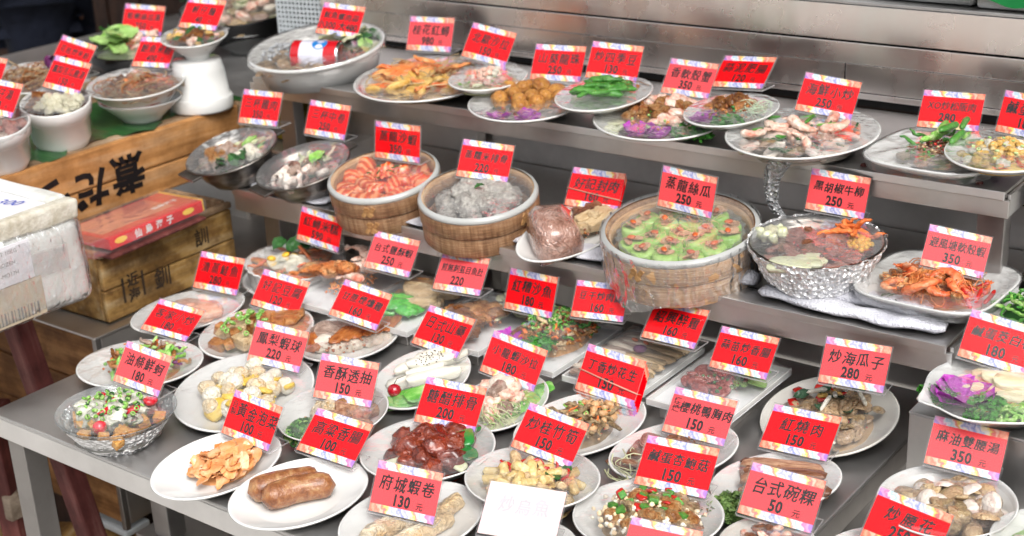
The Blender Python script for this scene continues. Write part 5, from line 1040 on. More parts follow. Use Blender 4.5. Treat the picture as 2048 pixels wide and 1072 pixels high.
dish(19, 'dull metal pot with pouring lips beside the first bamboo steamer', 'pot', 'metal_pot', 'metal pots on the middle shelf', filmk='film_hazy', dome=0)
s = S(19, 'three_cup_squid', 'squid rings with onion slices and green pepper'); s.bed('meat_grey', .74, .012); s.scat('squid_ring', 'squid', ['squid_white', 'meat_grey', 'knuckle'], 18, (.034, .03, .026), (-.1, -.2), (.55, .45), .008, .012, .8); s.scat('onion_strip', 'strip', 'onion', 12, (.036, .03, .025), (.15, .3), (.45, .3), .008, .008); s.put('green_leaf', 'leaf', 'green_fresh', (.05, .05, .04), .3, .2, .03, 1.2); s.scat('chili_bit', 'slab', ['chili_red', 'basil', 'purple_leaf'], 9, (.018, .012, .006), (0, -.1), (.6, .5), .022, .008)
card(19, '三杯中卷', '250', 'over the metal pot of squid rings')
dish(20, 'bamboo steamer of orange prawns with pale woven ring', 'steamer', 'bamboo_steamer', 'bamboo steamers', filmk='film', dome=-.002)
s = S(20, 'steamed_prawns', 'ring of whole orange prawns fanned in the steamer', z=.03); s.bed('clam_shell', .8, .008)
for k in range(13): t_ = k*2*math.pi/13; s.put('prawn', 'prawn', 'prawn_band', (.125, .125, .10), .66*math.cos(t_+.25), .66*math.sin(t_+.25), .020+.005*(k % 2), t_+2.55, s.rnd.uniform(-.3, .3), 0, k)
for k in range(7): t_ = k*2*math.pi/7; s.put('prawn', 'prawn', 'prawn_band', (.09, .09, .08), .25*math.cos(t_), .25*math.sin(t_), .034, t_+2.2, s.rnd.uniform(-.3, .3), 0, k)
s.scat('scallion_bit', 'strip', 'green_dark', 6, (.016, .012, .01), (0, 0), (.3, .3), .045, .004)
card(20, '蒸龍沙蝦', '350', 'over the steamer of orange prawns')
dish(21, 'brown bamboo steamer of grey rice coated ribs', 'steamer', 'bamboo_steamer', 'bamboo steamers', filmk='film_hazy', dome=-.002)
s = S(21, 'rice_ribs', 'grey glutinous rice coated ribs in the steamer', z=.03); s.bed('rice_grain', .76, .010); s.scat('rice_rib', 'lump', 'rice_grain', 19, (.046, .04, .036), (0, -.05), (.66, .6), .008, .016); s.scat('rice_grains', 'ball', 'rice_grain', 260, (.006, .0045, .0045), (0, -.05), (.76, .68), .030, .016, 1, join_=True); s.put('coriander_leaf', 'leaf', 'green_dark', .02, .05, -.12, .062, .5)
card(21, '蒸糯米排骨', '220', 'over the steamer of rice coated ribs')
dish(22, 'white oval plate holding the wrapped pork knuckle', 'plate', 'oval_plate', G2, filmk='film_crumpled', nofilm=True)
s = S(22, 'pork_knuckle', 'film wrapped pork knuckle with braised tofu strips'); s.put('knuckle', 'slab', 'wrapped_meat', (.090, .125, .078), -.3, -.25, .036, .2, k=0); s.scat('braised_tofu', 'cube', 'tofu_cream', 7, (.06, .02, .018), (.42, .0), (.3, .35), .012, .01, .2, yaw=.7, yj=.3); s.scat('shredded_pork', 'chunk', 'meat_brown', 9, (.045, .03, .02), (.45, .35), (.35, .3), .01, .014)
s.bits(['meat_brown', 'fried_brown'])
card(22, '好記封肉', '160', 'with a rubber band behind the wrapped knuckle', band=True, stack=2)
dish(23, 'large bamboo steamer of luffa wrapped in crinkled film', 'steamer', 'bamboo_steamer', 'bamboo steamers', skirt=0, filmk='film', dome=0)
st23 = COL.objects[-1].parent
vs, fs = [], []
for j in range(11):
    for q in range(90):
        an = 2*math.pi*q/90; u = j/10; fl = .10*mnoise.noise(Vector((math.cos(an)*2.2, math.sin(an)*2.2, 5))); r = .124*(1.075-.01*u+(.035*mnoise.noise(Vector((math.cos(an)*7, math.sin(an)*7, u*4)))+.03*mnoise.noise(Vector((math.cos(an)*19, math.sin(an)*19, u*6))))*(.2+u)); vs.append((r*math.cos(an), r*math.sin(an), .080+.004-u*(.086+fl*.2*u)))
for j in range(10):
    for q in range(90): k = (q+1) % 90; fs.append((j*90+q, j*90+k, (j+1)*90+k, (j+1)*90+q))
link('film_skirt', mesh('film_skirt', vs, fs, 'film_skirt', True), st23)
v_, f_ = lathe([(0, .03), (.62, .03), (.70, .045), (.84, .068), (.855, .072), (.84, .0725), (.72, .05), (.6, .035), (0, .034)], .124, .124, 0, 144, 24, .022, close=False); fgb = empty('fluted_glass_bowl', DISH[23][1], DISH[23][2], 'fluted clear glass bowl inside the luffa steamer', 'bowl'); link('bowl_body', mesh('glass', v_, f_, 'clear_glass', True), fgb)
s = S(23, 'luffa_rounds', 'pale green luffa rounds topped with bonito and goji', z=.034)
pos = [(.66*math.cos(a_), .66*math.sin(a_)) for a_ in [k*2*math.pi/12+.1 for k in range(12)]]+[(.34*math.cos(a_), .34*math.sin(a_)) for a_ in [k*2*math.pi/6 for k in range(6)]]+[(0, 0)]
for k, (u, v) in enumerate(pos):
    hh = .034+.003*(k % 3); s.put('luffa_round', 'round', 'luffa_green', (.042, .042, hh), u, v, hh/2, k*.7, s.rnd.uniform(-.06, .06), s.rnd.uniform(-.06, .06)); zt = hh+.002
    for q in range(3): s.put('bonito_flake', 'flake', 'bonito', (.026, .018, .012), u+s.rnd.uniform(-.07, .07), v+s.rnd.uniform(-.07, .07), zt+.002*q, s.rnd.uniform(0, 6), s.rnd.uniform(-.5, .5), 0, q+k)
    s.put('goji_berry', 'ball', 'goji', (.015, .010, .007), u, v, zt+.006, k)
s.scat('bonito_shaving', 'curl', 'bonito', 90, (.014, .014, .008), (0, 0), (.62, .62), .038, .008, 1, join_=True)
card(23, '蒸龍絲瓜', '250', 'standing in the luffa steamer', fade=1, label='red price card marked 250 standing in the steamer of green luffa rounds')
dish(24, 'deep bowl wrapped in crumpled foil on the white towel', 'bowl', 'foil_bowl', G2, filmk='film_hazy', dome=.002)
s = S(24, 'black_pepper_beef', 'beef slices with onion, corn and carrot under film'); s.bed('beef_pink', .78, .008); s.scat('beef_slice', 'slab', ['beef_pink', 'beef_pink', 'meat_brown'], 30, (.04, .028, .012), (-.02, .05), (.62, .5), .004, .014); s.scat('onion_wedge', 'slab', 'onion', 3, (.06, .03, .014), (-.3, -.55), (.3, .12), .01, .0, .1, yaw=0); s.scat('carrot_strip', 'strip', 'carrot', 7, (.05, .03, .03), (.5, .25), (.25, .3), .012, .006); s.scat('corn_kernel', 'ball', 'corn', 26, .010, (.62, -.02), (.2, .28), .012, .006); s.scat('cauliflower', 'lump', ['onion', 'fungus'], 6, .022, (-.6, .45), (.25, .2), .01, .004)
s.bits(['meat_brown', 'beef_pink', 'wood_ear'])
card(24, '黑胡椒牛柳', '250', 'standing on the foil wrapped bowl', label='red price card marked 250 standing behind the foil wrapped bowl', fade=1)
rrect('b', -.718, 1.995, M+.012, .215, .225, R(-2), .028, label='large white square platter of soft shell prawns', grp=G2, n_=4.0)
s = S(25, 'soft_shell_prawns', 'orange soft shell prawns with crumbs and dried chilies', frame=((-.718, 1.995, M+.012), (0, 0, R(33)), (.10, 0, .105), .006)); s.bed('fried_brown', .6, .014); s.scat('prawn', 'shrimp', ['prawn_red', 'fried_orange'], 20, (.062, .062, .042), (.0, -.16), (.66, .48), .004, .012, .5); s.scat('garlic_crumbs', 'chunk', ['fried_brown', 'fried_gold'], 90, .009, (-.25, .1), (.6, .5), .012, .014, 1, join_=True); s.scat('dried_chili', 'sausage', 'chili_red', 8, (.035, .02, .02), (.4, -.5), (.35, .25), .012, .006); s.scat('prawn_legs', 'curl', 'fried_orange', 60, (.03, .03, .02), (0, 0), (.7, .62), .016, .014, 1, join_=True); s.scat('scallion_bit', 'strip', 'green_dark', 3, (.025, .012, .01), (-.8, -.3), (.1, .1), .004, 0)
card(25, '避風塘軟殼蝦', '350', 'standing on the prawn platter', fade=1, label='red price card marked 350 standing on the square prawn platter')
t = empty('small_plate', (-.555, 2.0, M), (0, 0, 0), 'white plate of fresh greens cut off by the right edge', 'plate'); v_, f_ = lathe([(0, 0), (.5, 0), (.95, .018), (1, .022), (.98, .024), (.6, .008), (0, .006)], .09, .09, 0, 48, close=False); link('plate_body', mesh('plate', v_, f_, 'porcelain', True), t)
s = S(125, 'fresh_greens', 'cut green stalks piled at the right frame edge', frame=((-.555, 2.0, M), (0, 0, R(36)), (.085, 0, .085), .008)); s.bed('green_dark', .7, .02); s.scat('green_stalk', 'strip', ['green_fresh', 'green_bean', 'parsley'], 60, (.035, .02, .02), (-.1, -.1), (.75, .7), .012, .02)
# ---- steel box
dish(26, 'pointed white leaf shaped dish on the steel box', 'dish', 'leaf_dish', None)
s = S(26, 'bamboo_shoots', 'cream bamboo shoots with orchid, parsley, scallion and chili'); s.scat('shoot_slice', 'slab', 'bamboo_shoot', 11, (.09, .030, .016), (.25, .0), (.45, .34), .004, .012, .12, yaw=-.5, yj=.25); s.orchid(-.52, -.02, .075, z=.014, n=6); s.sprig(-.68, .18, .04, .008); s.sprig(-.28, -.38, .055, .008); s.scat('scallion_piece', 'ring', 'green_fresh', 34, (.016, .016, .012), (.05, -.62), (.42, .17), .006, .012, .9); s.scat('chili_ring', 'ring', 'chili_red', 16, (.018, .018, .012), (.48, -.5), (.16, .16), .008, .014, .9)
card(26, '鹹蛋茭白筍', '180', 'over the leaf dish of bamboo shoots', label='red price card marked 180 over the leaf dish of bamboo shoots', fade=0)
# ---- low table: back row trays
def tray(i, x0, label):
    w_, y0, y1, h = .145, 1.705, 1.920, .012; x0 += .012*(1 if x0 < -1.5 else .5); t = empty('steel_tray', (x0+w_/2, (y0+y1)/2, T+.025), (0, 0, 0), label, 'tray', 'rectangular trays in the back row')
    a_, b_ = w_/2, (y1-y0)/2
    for nm, bx in (('tray_base', (-a_, a_, -b_, b_, .001, .003)), ('tray_edge', (-a_, -a_+.003, -b_+.0032, b_-.0032, .0032, h)), ('tray_edge', (a_-.003, a_, -b_+.0032, b_-.0032, .0032, h)), ('tray_edge', (-a_, a_, -b_, -b_+.003, .0032, h)), ('tray_edge', (-a_, a_, b_-.003, b_, .0032, h))): box(nm, *bx, 'styro_white' if nm == 'tray_base' else 'porcelain', t, .0008)
    vs, fs = [], []; n_ = 12
    for p in range(n_+1):
        for q in range(n_+1): x, y = -a_+2*a_*p/n_, -b_+2*b_*q/n_; e = min(1, min(p, n_-p, q, n_-q)/3); vs.append((x*1.005, y*1.005, h+.0015+e*.034+.003*e*mnoise.noise(Vector((x*40, y*40, i)))))
    for p in range(n_):
        for q in range(n_): k = p*(n_+1)+q; fs.append((k, k+1, k+n_+2, k+n_+1))
    link('cling_film', mesh('film', vs, fs, 'film_flat', True), t)
    box('riser', -a_*.8, a_*.8, -b_*.85, b_*.9, -.0245, .0008, 'steel_dark', t, .001)
    return ((x0+w_/2, (y0+y1)/2, T+.025), (0, 0, 0), (a_*.95, 0, b_*.95), .004)
f = tray(31, -1.873, 'white tray of fried prawns, leftmost of the tray row'); s = S(31, 'fried_prawns', 'fried salt prawns on the leftmost tray', frame=f); s.scat('fried_prawn', 'prawn', ['fried_orange', 'shrimp_pink'], 11, (.10, .10, .07), (0, 0), (.7, .72), .006, .008, .25, yaw=2.2, yj=.5)
s.bits(['fried_gold', 'fried_orange'])
card(31, '台式鹽酥蝦', '250', 'over the leftmost tray of fried prawns', fade=1, label='red price card marked 250 over the leftmost tray of fried prawns')
f = tray(41, -1.716, 'white tray of fried milkfish beside bright green jelly'); s = S(41, 'milkfish_belly', 'fried milkfish belly slabs beside green jelly', frame=f); s.scat('fish_slab', 'slab', ['fried_gold', 'fried_orange', 'tofu_cream'], 9, (.070, .038, .02), (.1, .3), (.55, .5), .006, .012, .25, yaw=.3); s.scat('green_jelly', 'lump', 'jelly_green', 8, (.050, .040, .020), (.0, -.40), (.42, .28), .004, .008, .2)
card(41, '煎無刺虱目魚肚', '220', 'over the milkfish tray', yuan=False, label='red price card marked 220 without a unit, over the milkfish tray', fade=1)
f = tray(42, -1.556, 'white tray of breaded brown shark fillets'); s = S(42, 'red_lees_shark', 'breaded reddish brown shark fillets on a tray', frame=f); s.scat('shark_fillet', 'lump', ['fried_brown', 'fried_gold', 'tofu_brown'], 14, (.052, .036, .024), (-.15, -.2), (.62, .62), .006, .012, .3); s.scat('lettuce_leaf', 'flake', 'cabbage', 5, (.06, .05, .03), (.35, .5), (.4, .35), .006, .004)
s.bits(['fried_brown', 'meat_brown'])
card(42, '紅糟沙魚', '180', 'over the tray of breaded shark')
f = tray(43, -1.394, 'white tray of tofu strips with orchid and parsley'); s = S(43, 'tofu_pork_strips', 'orange tofu strips with scallions, parsley and orchid', frame=f); s.bed('fried_gold', .62, .022, (.05, .1)); s.scat('tofu_strip', 'strip', ['fried_orange', 'tofu_cream', 'fried_gold', 'carrot', 'green_bean'], 110, (.032, .028, .025), (.05, .08), (.86, .8), .008, .022, .4); s.scat('pork_shred', 'strip', 'meat_brown', 14, (.035, .028, .025), (.2, .2), (.6, .6), .02, .012); s.scat('scallion_ring', 'ring', ['green_fresh', 'green_bean'], 60, (.011, .011, .01), (-.1, .15), (.7, .6), .032, .010, 1); s.sprig(.1, -.62, .06, .016, n=4); s.orchid(-.62, -.62, .06, z=.012)
s.bits(['fried_gold', 'chili_red', 'green_fresh'])
card(43, '豆干炒肉絲', '160', 'over the tray of tofu strips')
f = tray(48, -1.232, 'white tray of pale sliced drunken chicken'); s = S(48, 'drunken_chicken', 'rows of pale grey sliced chicken with a red date', frame=f)
for k in range(30): s.put('chicken_slice', 'slab', ['meat_grey', 'tofu_cream', 'white_meat', 'small_fish'][k % 4], (.078, .017, .012), -.40+.76*(k % 2)+s.rnd.uniform(-.08, .08), -.85+.058*k, .014, s.rnd.uniform(-.15, .25), 0, s.rnd.uniform(-.1, .1), k)
s.put('red_date', 'ball', 'purple_leaf', (.024, .018, .014), .12, .05, .03, .4); s.scat('goji_berry', 'ball', 'goji', 5, (.012, .008, .006), (-.1, .5), (.3, .2), .022, 0)
card(48, '紹興醉雞', '160', 'over the tray of pale sliced chicken')
f = tray(49, -1.071, 'white tray of dark sausage slices, rightmost of the tray row'); s = S(49, 'garlic_sausage', 'dark red sausage slices with green garlic leaves', frame=f); s.scat('sausage_slice', 'egg', 'sausage_red', 15, (.030, .026, .020), (-.1, -.15), (.62, .66), .004, .006, .3); s.scat('garlic_leaf', 'slab', ['lettuce', 'green_fresh'], 9, (.055, .022, .008), (.35, .45), (.4, .35), .006, .008, .3)
s.bits(['sausage_red', 'green_dark'])
card(49, '蒜苗炒香腸', '160', 'over the tray of sausage slices')
# ---- low table: plates
dish(127, 'flat white plate under the fluted crab dish', 'plate', 'round_plate', G3, nofilm=True)
dish(27, 'white fluted baking dish of red crab on a plate', 'baking dish', 'fluted_dish', None)
s = S(27, 'crab_rice_cake', 'red crab claws with egg halves and rice cake'); s.bed('sauce_orange', .86, .006); s.put('crab_claw', 'claw', 'crab_orange', (.10, .06, .05), .35, -.2, .020, .5); s.put('crab_shell', 'carapace', 'crab_orange', (.08, .065, .04), .25, .45, .014, .4); s.put('crab_claw', 'claw', 'crab_orange', (.08, .05, .04), -.65, .1, .018, 2.4); s.put('crab_claw', 'claw', 'prawn_red', (.09, .05, .04), -.1, -.6, .014, 3.0); s.scat('egg_half', 'egg', 'white_creamy', 3, (.034, .028, .02), (-.25, .0), (.3, .25), .014, 0); s.scat('egg_yolk', 'ball', 'corn', 3, (.018, .018, .012), (-.25, .0), (.3, .25), .026, 0); s.scat('rice_cake_slice', 'slab', 'white_creamy', 5, (.04, .03, .014), (.0, -.05), (.3, .3), .014, .006); s.scat('bay_leaf', 'leaf', 'green_dark', 5, .042, (.0, .35), (.5, .3), .022, .004); s.scat('crab_leg', 'strip', 'prawn_red', 7, (.07, .03, .03), (0, 0), (.8, .7), .008, .006)
s.bits(['prawn_red', 'sauce_orange', 'green_dark'])
card(27, '紅蟳米糕', '590', 'behind the fluted crab dish')
dish(28, 'white oval plate carrying the pink salmon slice', 'plate', 'oval_plate', G3)
s = S(28, 'salmon_slice', 'pale pink salmon steak on an oval plate'); s.put('salmon_steak', 'slab', 'salmon', (.115, .085, .024), .05, .05, .008, -.3, k=0); s.put('salmon_steak', 'slab', 'salmon', (.07, .06, .02), .3, -.2, .012, .4, k=2)
card(28, '清蒸鮭魚', '280', 'behind the pink salmon')
dish(29, 'white oval plate of brown tofu cubes', 'plate', 'oval_plate', G3)
s = S(29, 'braised_tofu', 'brown braised tofu cubes with scallion rings'); s.scat('tofu_cube', 'cube', ['tofu_brown', 'tofu_cream', 'fried_brown', 'tofu_brown'], 19, (.030, .022, .020), (-.12, -.05), (.58, .62), .003, .016, .3); s.scat('tofu_triangle', 'slab', 'tofu_brown', 5, (.07, .035, .014), (.45, .35), (.3, .25), .006, .01, .2, yaw=-.5); s.scat('scallion_ring', 'ring', 'green_fresh', 20, (.012, .012, .01), (-.15, -.1), (.45, .5), .034, .012, 1)
s.bits(['tofu_brown', 'green_fresh', 'meat_brown'])
card(29, '好記豆腐', '120', 'behind the brown tofu cubes')
dish(30, 'white oval plate of smoked chicken slices', 'plate', 'oval_plate', G3)
s = S(30, 'smoked_chicken', 'smoked chicken with mahogany skin, carved in slices')
s.bits(['duck_skin', 'meat_grey'])
for k in range(6): s.put('chicken_slice', 'slab', 'white_meat', (.024, .062, .028), -.12+.19*k, -.16+.06*k, .014, -.45, .15, 0, k*2); s.put('chicken_skin', 'slab', 'duck_skin', (.023, .060, .010), -.12+.19*k+.01, -.15+.06*k, .029, -.45, .12, 0, k*2)
s.put('chicken_leg', 'lump', 'meat_grey', (.085, .06, .04), -.25, .35, .016, .2); s.put('chicken_wing', 'lump', 'duck_skin', (.05, .07, .035), -.72, .05, .012, .2, k=1); s.put('chicken_piece', 'lump', 'white_meat', (.05, .05, .03), -.45, -.1, .012, .5, k=2); s.put('chicken_piece', 'lump', 'duck_skin', (.07, .045, .03), .1, .5, .016, .1, k=3)
card(30, '甘蔗煙燻雞', '160', 'over the carved smoked chicken', label='red price card marked 160 leaning back over the carved smoked chicken')
dish(32, 'white oval plate of mixed stir fry at the table back left', 'plate', 'oval_plate', G3)
s = S(32, 'hakka_stir_fry', 'mixed stir fry of celery, squid and carrot'); s.bed('fried_brown', .55, .012, (.1, 0)); s.scat('celery_piece', 'strip', ['green_fresh', 'lettuce'], 20, (.042, .03, .03), (.1, 0), (.58, .55), .008, .016); s.scat('squid_strip', 'strip', ['tofu_brown', 'fried_brown', 'meat_grey', 'purple_leaf'], 26, (.04, .034, .03), (.12, 0), (.58, .55), .008, .018); s.scat('carrot_strip', 'strip', 'carrot', 9, (.034, .022, .02), (.05, 0), (.55, .5), .016, .014)
s.bits(['fried_brown', 'green_fresh', 'carrot'])
card(32, '客家小炒', '180', 'nearly lying flat over the mixed stir fry')
dish(33, 'clear glass bowl set in foil near the table corner', 'bowl', 'glass_bowl', None, skirt=0, filmk='film', dome=-.002)
s = S(33, 'oysters_and_dough', 'pale oysters with fried dough, tomatoes and scallions', z=.016); s.bed('oyster_dark', .74, .018); s.scat('dough_piece', 'cube', 'dough', 22, (.021, .018, .018), (0, -.1), (.74, .70), .012, .010, .4); s.scat('oyster', 'lump', 'oyster', 22, (.032, .024, .018), (-.05, .05), (.60, .55), .026, .010, .4); s.scat('oyster_frill', 'lump', 'oyster_dark', 12, (.022, .018, .012), (.1, .05), (.62, .58), .026, .008); s.scat('tomato', 'egg', 'tomato_red', 6, (.022, .022, .018), (.1, .05), (.55, .5), .036, .004); s.put('cherry_tomato', 'ball', 'tomato_red', .023, -.12, -.58, .036); s.scat('scallion_ring', 'ring', 'green_fresh', 40, (.0095, .0095, .009), (-.05, .0), (.6, .58), .042, .008, 1); s.scat('scallion_ring', 'ring', 'green_dark', 14, (.010, .010, .009), (-.05, .1), (.5, .5), .042, .008, 1)
card(33, '油條鮮蚵', '180', 'standing on the clear glass bowl', fade=1)
dish(34, 'large white plate of pineapple shrimp balls', 'plate', 'round_plate', G3)
s = S(34, 'pineapple_shrimp_balls', 'creamy shrimp balls with yellow pineapple slices'); s.scat('shrimp_ball', 'smooth_lump', ['shrimp_ball', 'white_creamy'], 19, (.033, .031, .028), (.0, .05), (.62, .58), .003, .012); s.scat('pineapple_slice', 'slab', 'pineapple', 12, (.036, .026, .012), (.05, -.05), (.55, .5), .010, .010, .5)
s.bits(['pineapple', 'shrimp_ball'])
card(34, '鳳梨蝦球', '220', 'over the pineapple shrimp balls', fade=1)
dish(35, 'white bowl with scallions beside crisp fried pieces', 'bowl', 'shallow_bowl', G3)
s = S(35, 'crisp_squid', 'crisp squid mouths beside a heap of chopped scallion'); s.scat('scallion_ring', 'ring', ['green_dark', 'green_bean', 'green_fresh'], 90, (.011, .011, .011), (-.52, -.3), (.32, .42), .008, .016, 1, join_=False); s.scat('fried_piece', 'lump', ['fried_gold', 'pork_strip', 'shrimp_ball'], 24, (.032, .026, .022), (.22, .1), (.52, .6), .006, .016)
s.bits(['fried_gold', 'pork_strip'])
card(35, '香酥透抽', '150', 'over the bowl with chopped scallions', fade=1)
dish(36, 'white oval plate of orange kimchi at the table front', 'plate', 'oval_plate', G3, nofilm=True)
s = S(36, 'golden_kimchi', 'translucent orange golden kimchi heaped on a plate'); s.bed('kimchi', .46, .008, (.14, .02)); s.scat('kimchi_leaf', 'flake', 'kimchi', 60, (.034, .028, .020), (.14, .0), (.48, .48), .004, .012, .6); s.put('kimchi_sheet', 'slab', 'kimchi', (.05, .038, .006), .28, .22, .028, .5); s.put('kimchi_sheet', 'slab', 'kimchi', (.04, .032, .006), .0, .1, .026, .9, k=1)
pass
card(36, '黃金泡菜', '100', 'over the orange kimchi', prefix='自製')
dish(37, 'white oval plate with two sausages at the table front', 'plate', 'oval_plate', G3, nofilm=True)
for k, (u, v, a_) in enumerate(((-.22, .18, .32), (.02, -.10, .38))):
    kind, loc, rot, h, a, b, ang, Lm = DISH[37]; x, y = Lm[0]*u, Lm[1]*u+Lm[2]*v; M_ = Matrix.Translation(Vector(loc)) @ Euler(rot).to_matrix().to_4x4(); p = M_@Vector((x, y, .0255))
    o = link('sausage', piece_mesh('sausage', k, 'sausage_brown'), None, p, (0, 0, rot[2]+a_), (.107, .122, .118)); tag(o, ['brown speckled sausage at the back of the plate', 'brown speckled sausage at the front of the plate'][k], 'sausage', 'two sausages on the front plate')
card(37, '高粱香腸', '100', 'leaning far back over the two sausages')
dish(38, 'white bowl of glossy sweet and sour ribs', 'bowl', 'shallow_bowl', G3)
s = S(38, 'sweet_sour_ribs', 'glossy dark red ribs with green pepper and onion'); s.bed('red_glaze', .62, .012); s.scat('glazed_rib', 'lump', 'red_glaze', 18, (.042, .036, .032), (.05, .0), (.56, .58), .006, .020, .6); s.scat('green_pepper', 'slab', 'pepper_green', 4, (.05, .028, .010), (.45, .1), (.25, .4), .024, .01, .4); s.scat('onion_piece', 'slab', 'onion', 6, (.034, .024, .008), (.0, -.2), (.6, .5), .018, .012, .4)
s.bits(['red_glaze', 'onion'])
card(38, '糖醋排骨', '200', 'over the glossy red ribs')
dish(39, 'white oval plate of shrimp rolls at the frame bottom', 'plate', 'oval_plate', G3)
s = S(39, 'shrimp_rolls', 'pale golden fried shrimp rolls')
for k, (u, v) in enumerate(((-.45, -.1), (-.15, .0), (.15, .08), (.5, .2), (.0, -.4), (.35, -.2))): s.put('shrimp_roll', 'roll', ['shrimp_ball', 'tofu_cream'][k % 2], (.062, .066, .06), u, v, .012, .75+s.rnd.uniform(-.15, .15), k=k)
card(39, '府城蝦卷', '130', 'over the pale shrimp rolls', fade=1)
dish(40, 'white oval plate of white yam batons with cherry', 'plate', 'oval_plate', G3)
s = S(40, 'yam_batons', 'white yam batons with black sesame specks'); s.scat('yam_baton', 'slab', 'yam', 8, (.085, .020, .019), (.15, .25), (.42, .5), .004, .014, .1, yaw=.45, yj=.10); s.scat('sesame_seeds', 'ball', 'wood_ear', 40, .0022, (.15, .3), (.3, .25), .034, .004, join_=True)
for k in range(4): s.put('cucumber_slice', 'slab', 'cucumber', (.075, .030, .006), -.55+.22*k, -.55-.05*(k % 2), .010+.004*k, .1+.15*k, .35, 0, k)
kind, loc, rot, h, a, b, ang, Lm = DISH[40]; M_ = Matrix.Translation(Vector(loc)) @ Euler(rot).to_matrix().to_4x4(); p = M_@Vector((Lm[0]*-.5, Lm[1]*-.5+Lm[2]*-.45, .034)); ch = empty('cherry', p, (0, 0, 0), 'shiny red cherry beside the white yam batons', 'cherry'); link('cherry_flesh', piece_mesh('ball', 0, 'cherry'), ch, (0, 0, 0), None, (.024, .024, .022)); v_, f_ = tube([(0, 0, .01), (.004, .004, .02), (.016, .012, .026)], .0007, 5); link('stalk', mesh('stalk', v_, f_, 'wood_ear', True), ch)
card(40, '日式山藥', '130', 'over the white yam batons')
dish(44, 'white oval plate of lobster salad and cucumber', 'plate', 'oval_plate', G3)
s = S(44, 'lobster_salad', 'pinkish lobster pieces over salad with cucumber slices'); s.bed('salad_pale', .6, .010, (-.1, 0)); s.scat('lobster_piece', 'lump', ['shrimp_pink', 'white_meat', 'meat_grey'], 14, (.038, .028, .024), (-.05, .1), (.42, .5), .008, .018); s.scat('salad_shred', 'curl', ['salad_pale', 'lettuce'], 50, (.026, .026, .02), (-.15, -.35), (.5, .35), .006, .010, .6, join_=True)
s.bits(['shrimp_pink', 'salad_pale', 'green_dark'])
for k in range(6): s.put('cucumber_slice', 'slab', 'cucumber', (.052, .022, .007), .32+.10*k, -.25+.1*k, .012, .5, .5, 0, k)
card(44, '小龍蝦沙拉', '180', 'over the lobster salad', fade=0, label='red price card marked 180 over the lobster salad plate')
dish(45, 'white oval plate of peanuts and small fish', 'plate', 'oval_plate', G3)
s = S(45, 'peanuts_and_fish', 'peanuts with little brown fish and scallion'); s.bed('small_fish', .52, .012); s.scat('small_fish', 'strip', 'small_fish', 26, (.042, .03, .025), (0, 0), (.5, .52), .008, .016); s.scat('peanut', 'ball', 'peanut', 40, (.015, .011, .011), (.1, .1), (.52, .5), .014, .014); s.scat('scallion_bit', 'ring', 'green_fresh', 12, .009, (-.1, .1), (.45, .4), .024, .01, 1); s.scat('chili_bit', 'strip', 'carrot', 8, (.018, .012, .01), (0, 0), (.45, .45), .024, .01)
s.bits(['peanut', 'chili_red', 'small_fish'])
card(45, '丁香炒花生', '150', 'with a rubber band over the peanuts', band=True, stack=4)
dish(46, 'white round bowl of yellow bamboo shoots', 'bowl', 'round_bowl', G3)
s = S(46, 'yellow_shoots', 'yellow bamboo shoot tubes with red pepper rings'); s.bed('shoot_yellow', .66, .014); s.scat('shoot_tube', 'roll', ['shoot_yellow', 'shoot_yellow', 'tofu_cream'], 52, (.032, .036, .036), (0, 0), (.66, .63), .008, .020, .6); s.scat('red_pepper', 'ring', 'chili_red', 12, (.022, .020, .010), (.0, .1), (.55, .5), .030, .010, .8); s.scat('wood_ear', 'flake', ['green_dark', 'wood_ear'], 8, (.026, .022, .014), (.1, -.1), (.6, .5), .030, .012)
s.bits(['shoot_yellow', 'chili_red', 'wood_ear'])
card(46, '炒桂竹筍', '150', 'over the bowl of yellow bamboo shoots')
dish(47, 'white plate mostly hidden by the washed out card', 'plate', 'oval_plate', G3)
s = S(47, 'pale_fish_cakes', 'pale fish cakes hidden behind the washed out card'); s.scat('fish_cake', 'slab', 'shrimp_ball', 6, (.05, .035, .02), (0, 0), (.45, .45), .004, .01)
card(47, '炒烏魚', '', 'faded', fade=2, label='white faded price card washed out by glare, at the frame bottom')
dish(50, 'white round plate of clams at the table back right', 'plate', 'round_plate', G3, mat='porcelain_warm')
s = S(50, 'stir_fried_clams', 'brown clams with scallion, basil and red chili'); s.bed('clam_meat', .66, .008); s.scat('clam', 'shell', ['clam_shell', 'clam_meat', 'clam_shell', 'mushroom'], 38, (.031, .034, .030), (.0, .0), (.66, .66), .003, .014, .8); s.scat('clam_meat', 'lump', ['clam_meat', 'egg_yellow'], 22, (.018, .014, .012), (0, .1), (.6, .55), .016, .014); s.scat('scallion_piece', 'baton', 'white_creamy', 4, (.030, .034, .034), (.15, .1), (.4, .4), .026, .008); s.scat('basil_leaf', 'leaf', 'basil', 6, .024, (.1, .2), (.55, .45), .026, .008); s.scat('chili_piece', 'slab', 'chili_red', 9, (.022, .014, .006), (-.1, .5), (.5, .3), .022, .01)
s.bits(['clam_meat', 'chili_red', 'basil', 'white_creamy'])
card(50, '炒海瓜子', '280', 'over the plate of clams', fade=1)
dish(51, 'white oval plate of sliced duck half hidden by cards', 'plate', 'oval_plate', G3)
s = S(51, 'smoked_duck', 'sliced brown smoked duck breast'); s.scat('duck_slice', 'slab', ['pork_strip', 'meat_brown', 'beef_pink'], 16, (.048, .032, .010), (-.2, -.05), (.6, .5), .004, .014, .3, yaw=-.4, yj=.3); s.scat('pale_shred', 'curl', 'salad_pale', 10, (.04, .04, .02), (-.7, -.3), (.2, .3), .004, .008, join_=True); s.put('cucumber_slice', 'slab', 'cucumber', (.04, .025, .006), -.3, .65, .01, .3)
s.bits(['meat_brown', 'pork_strip'])
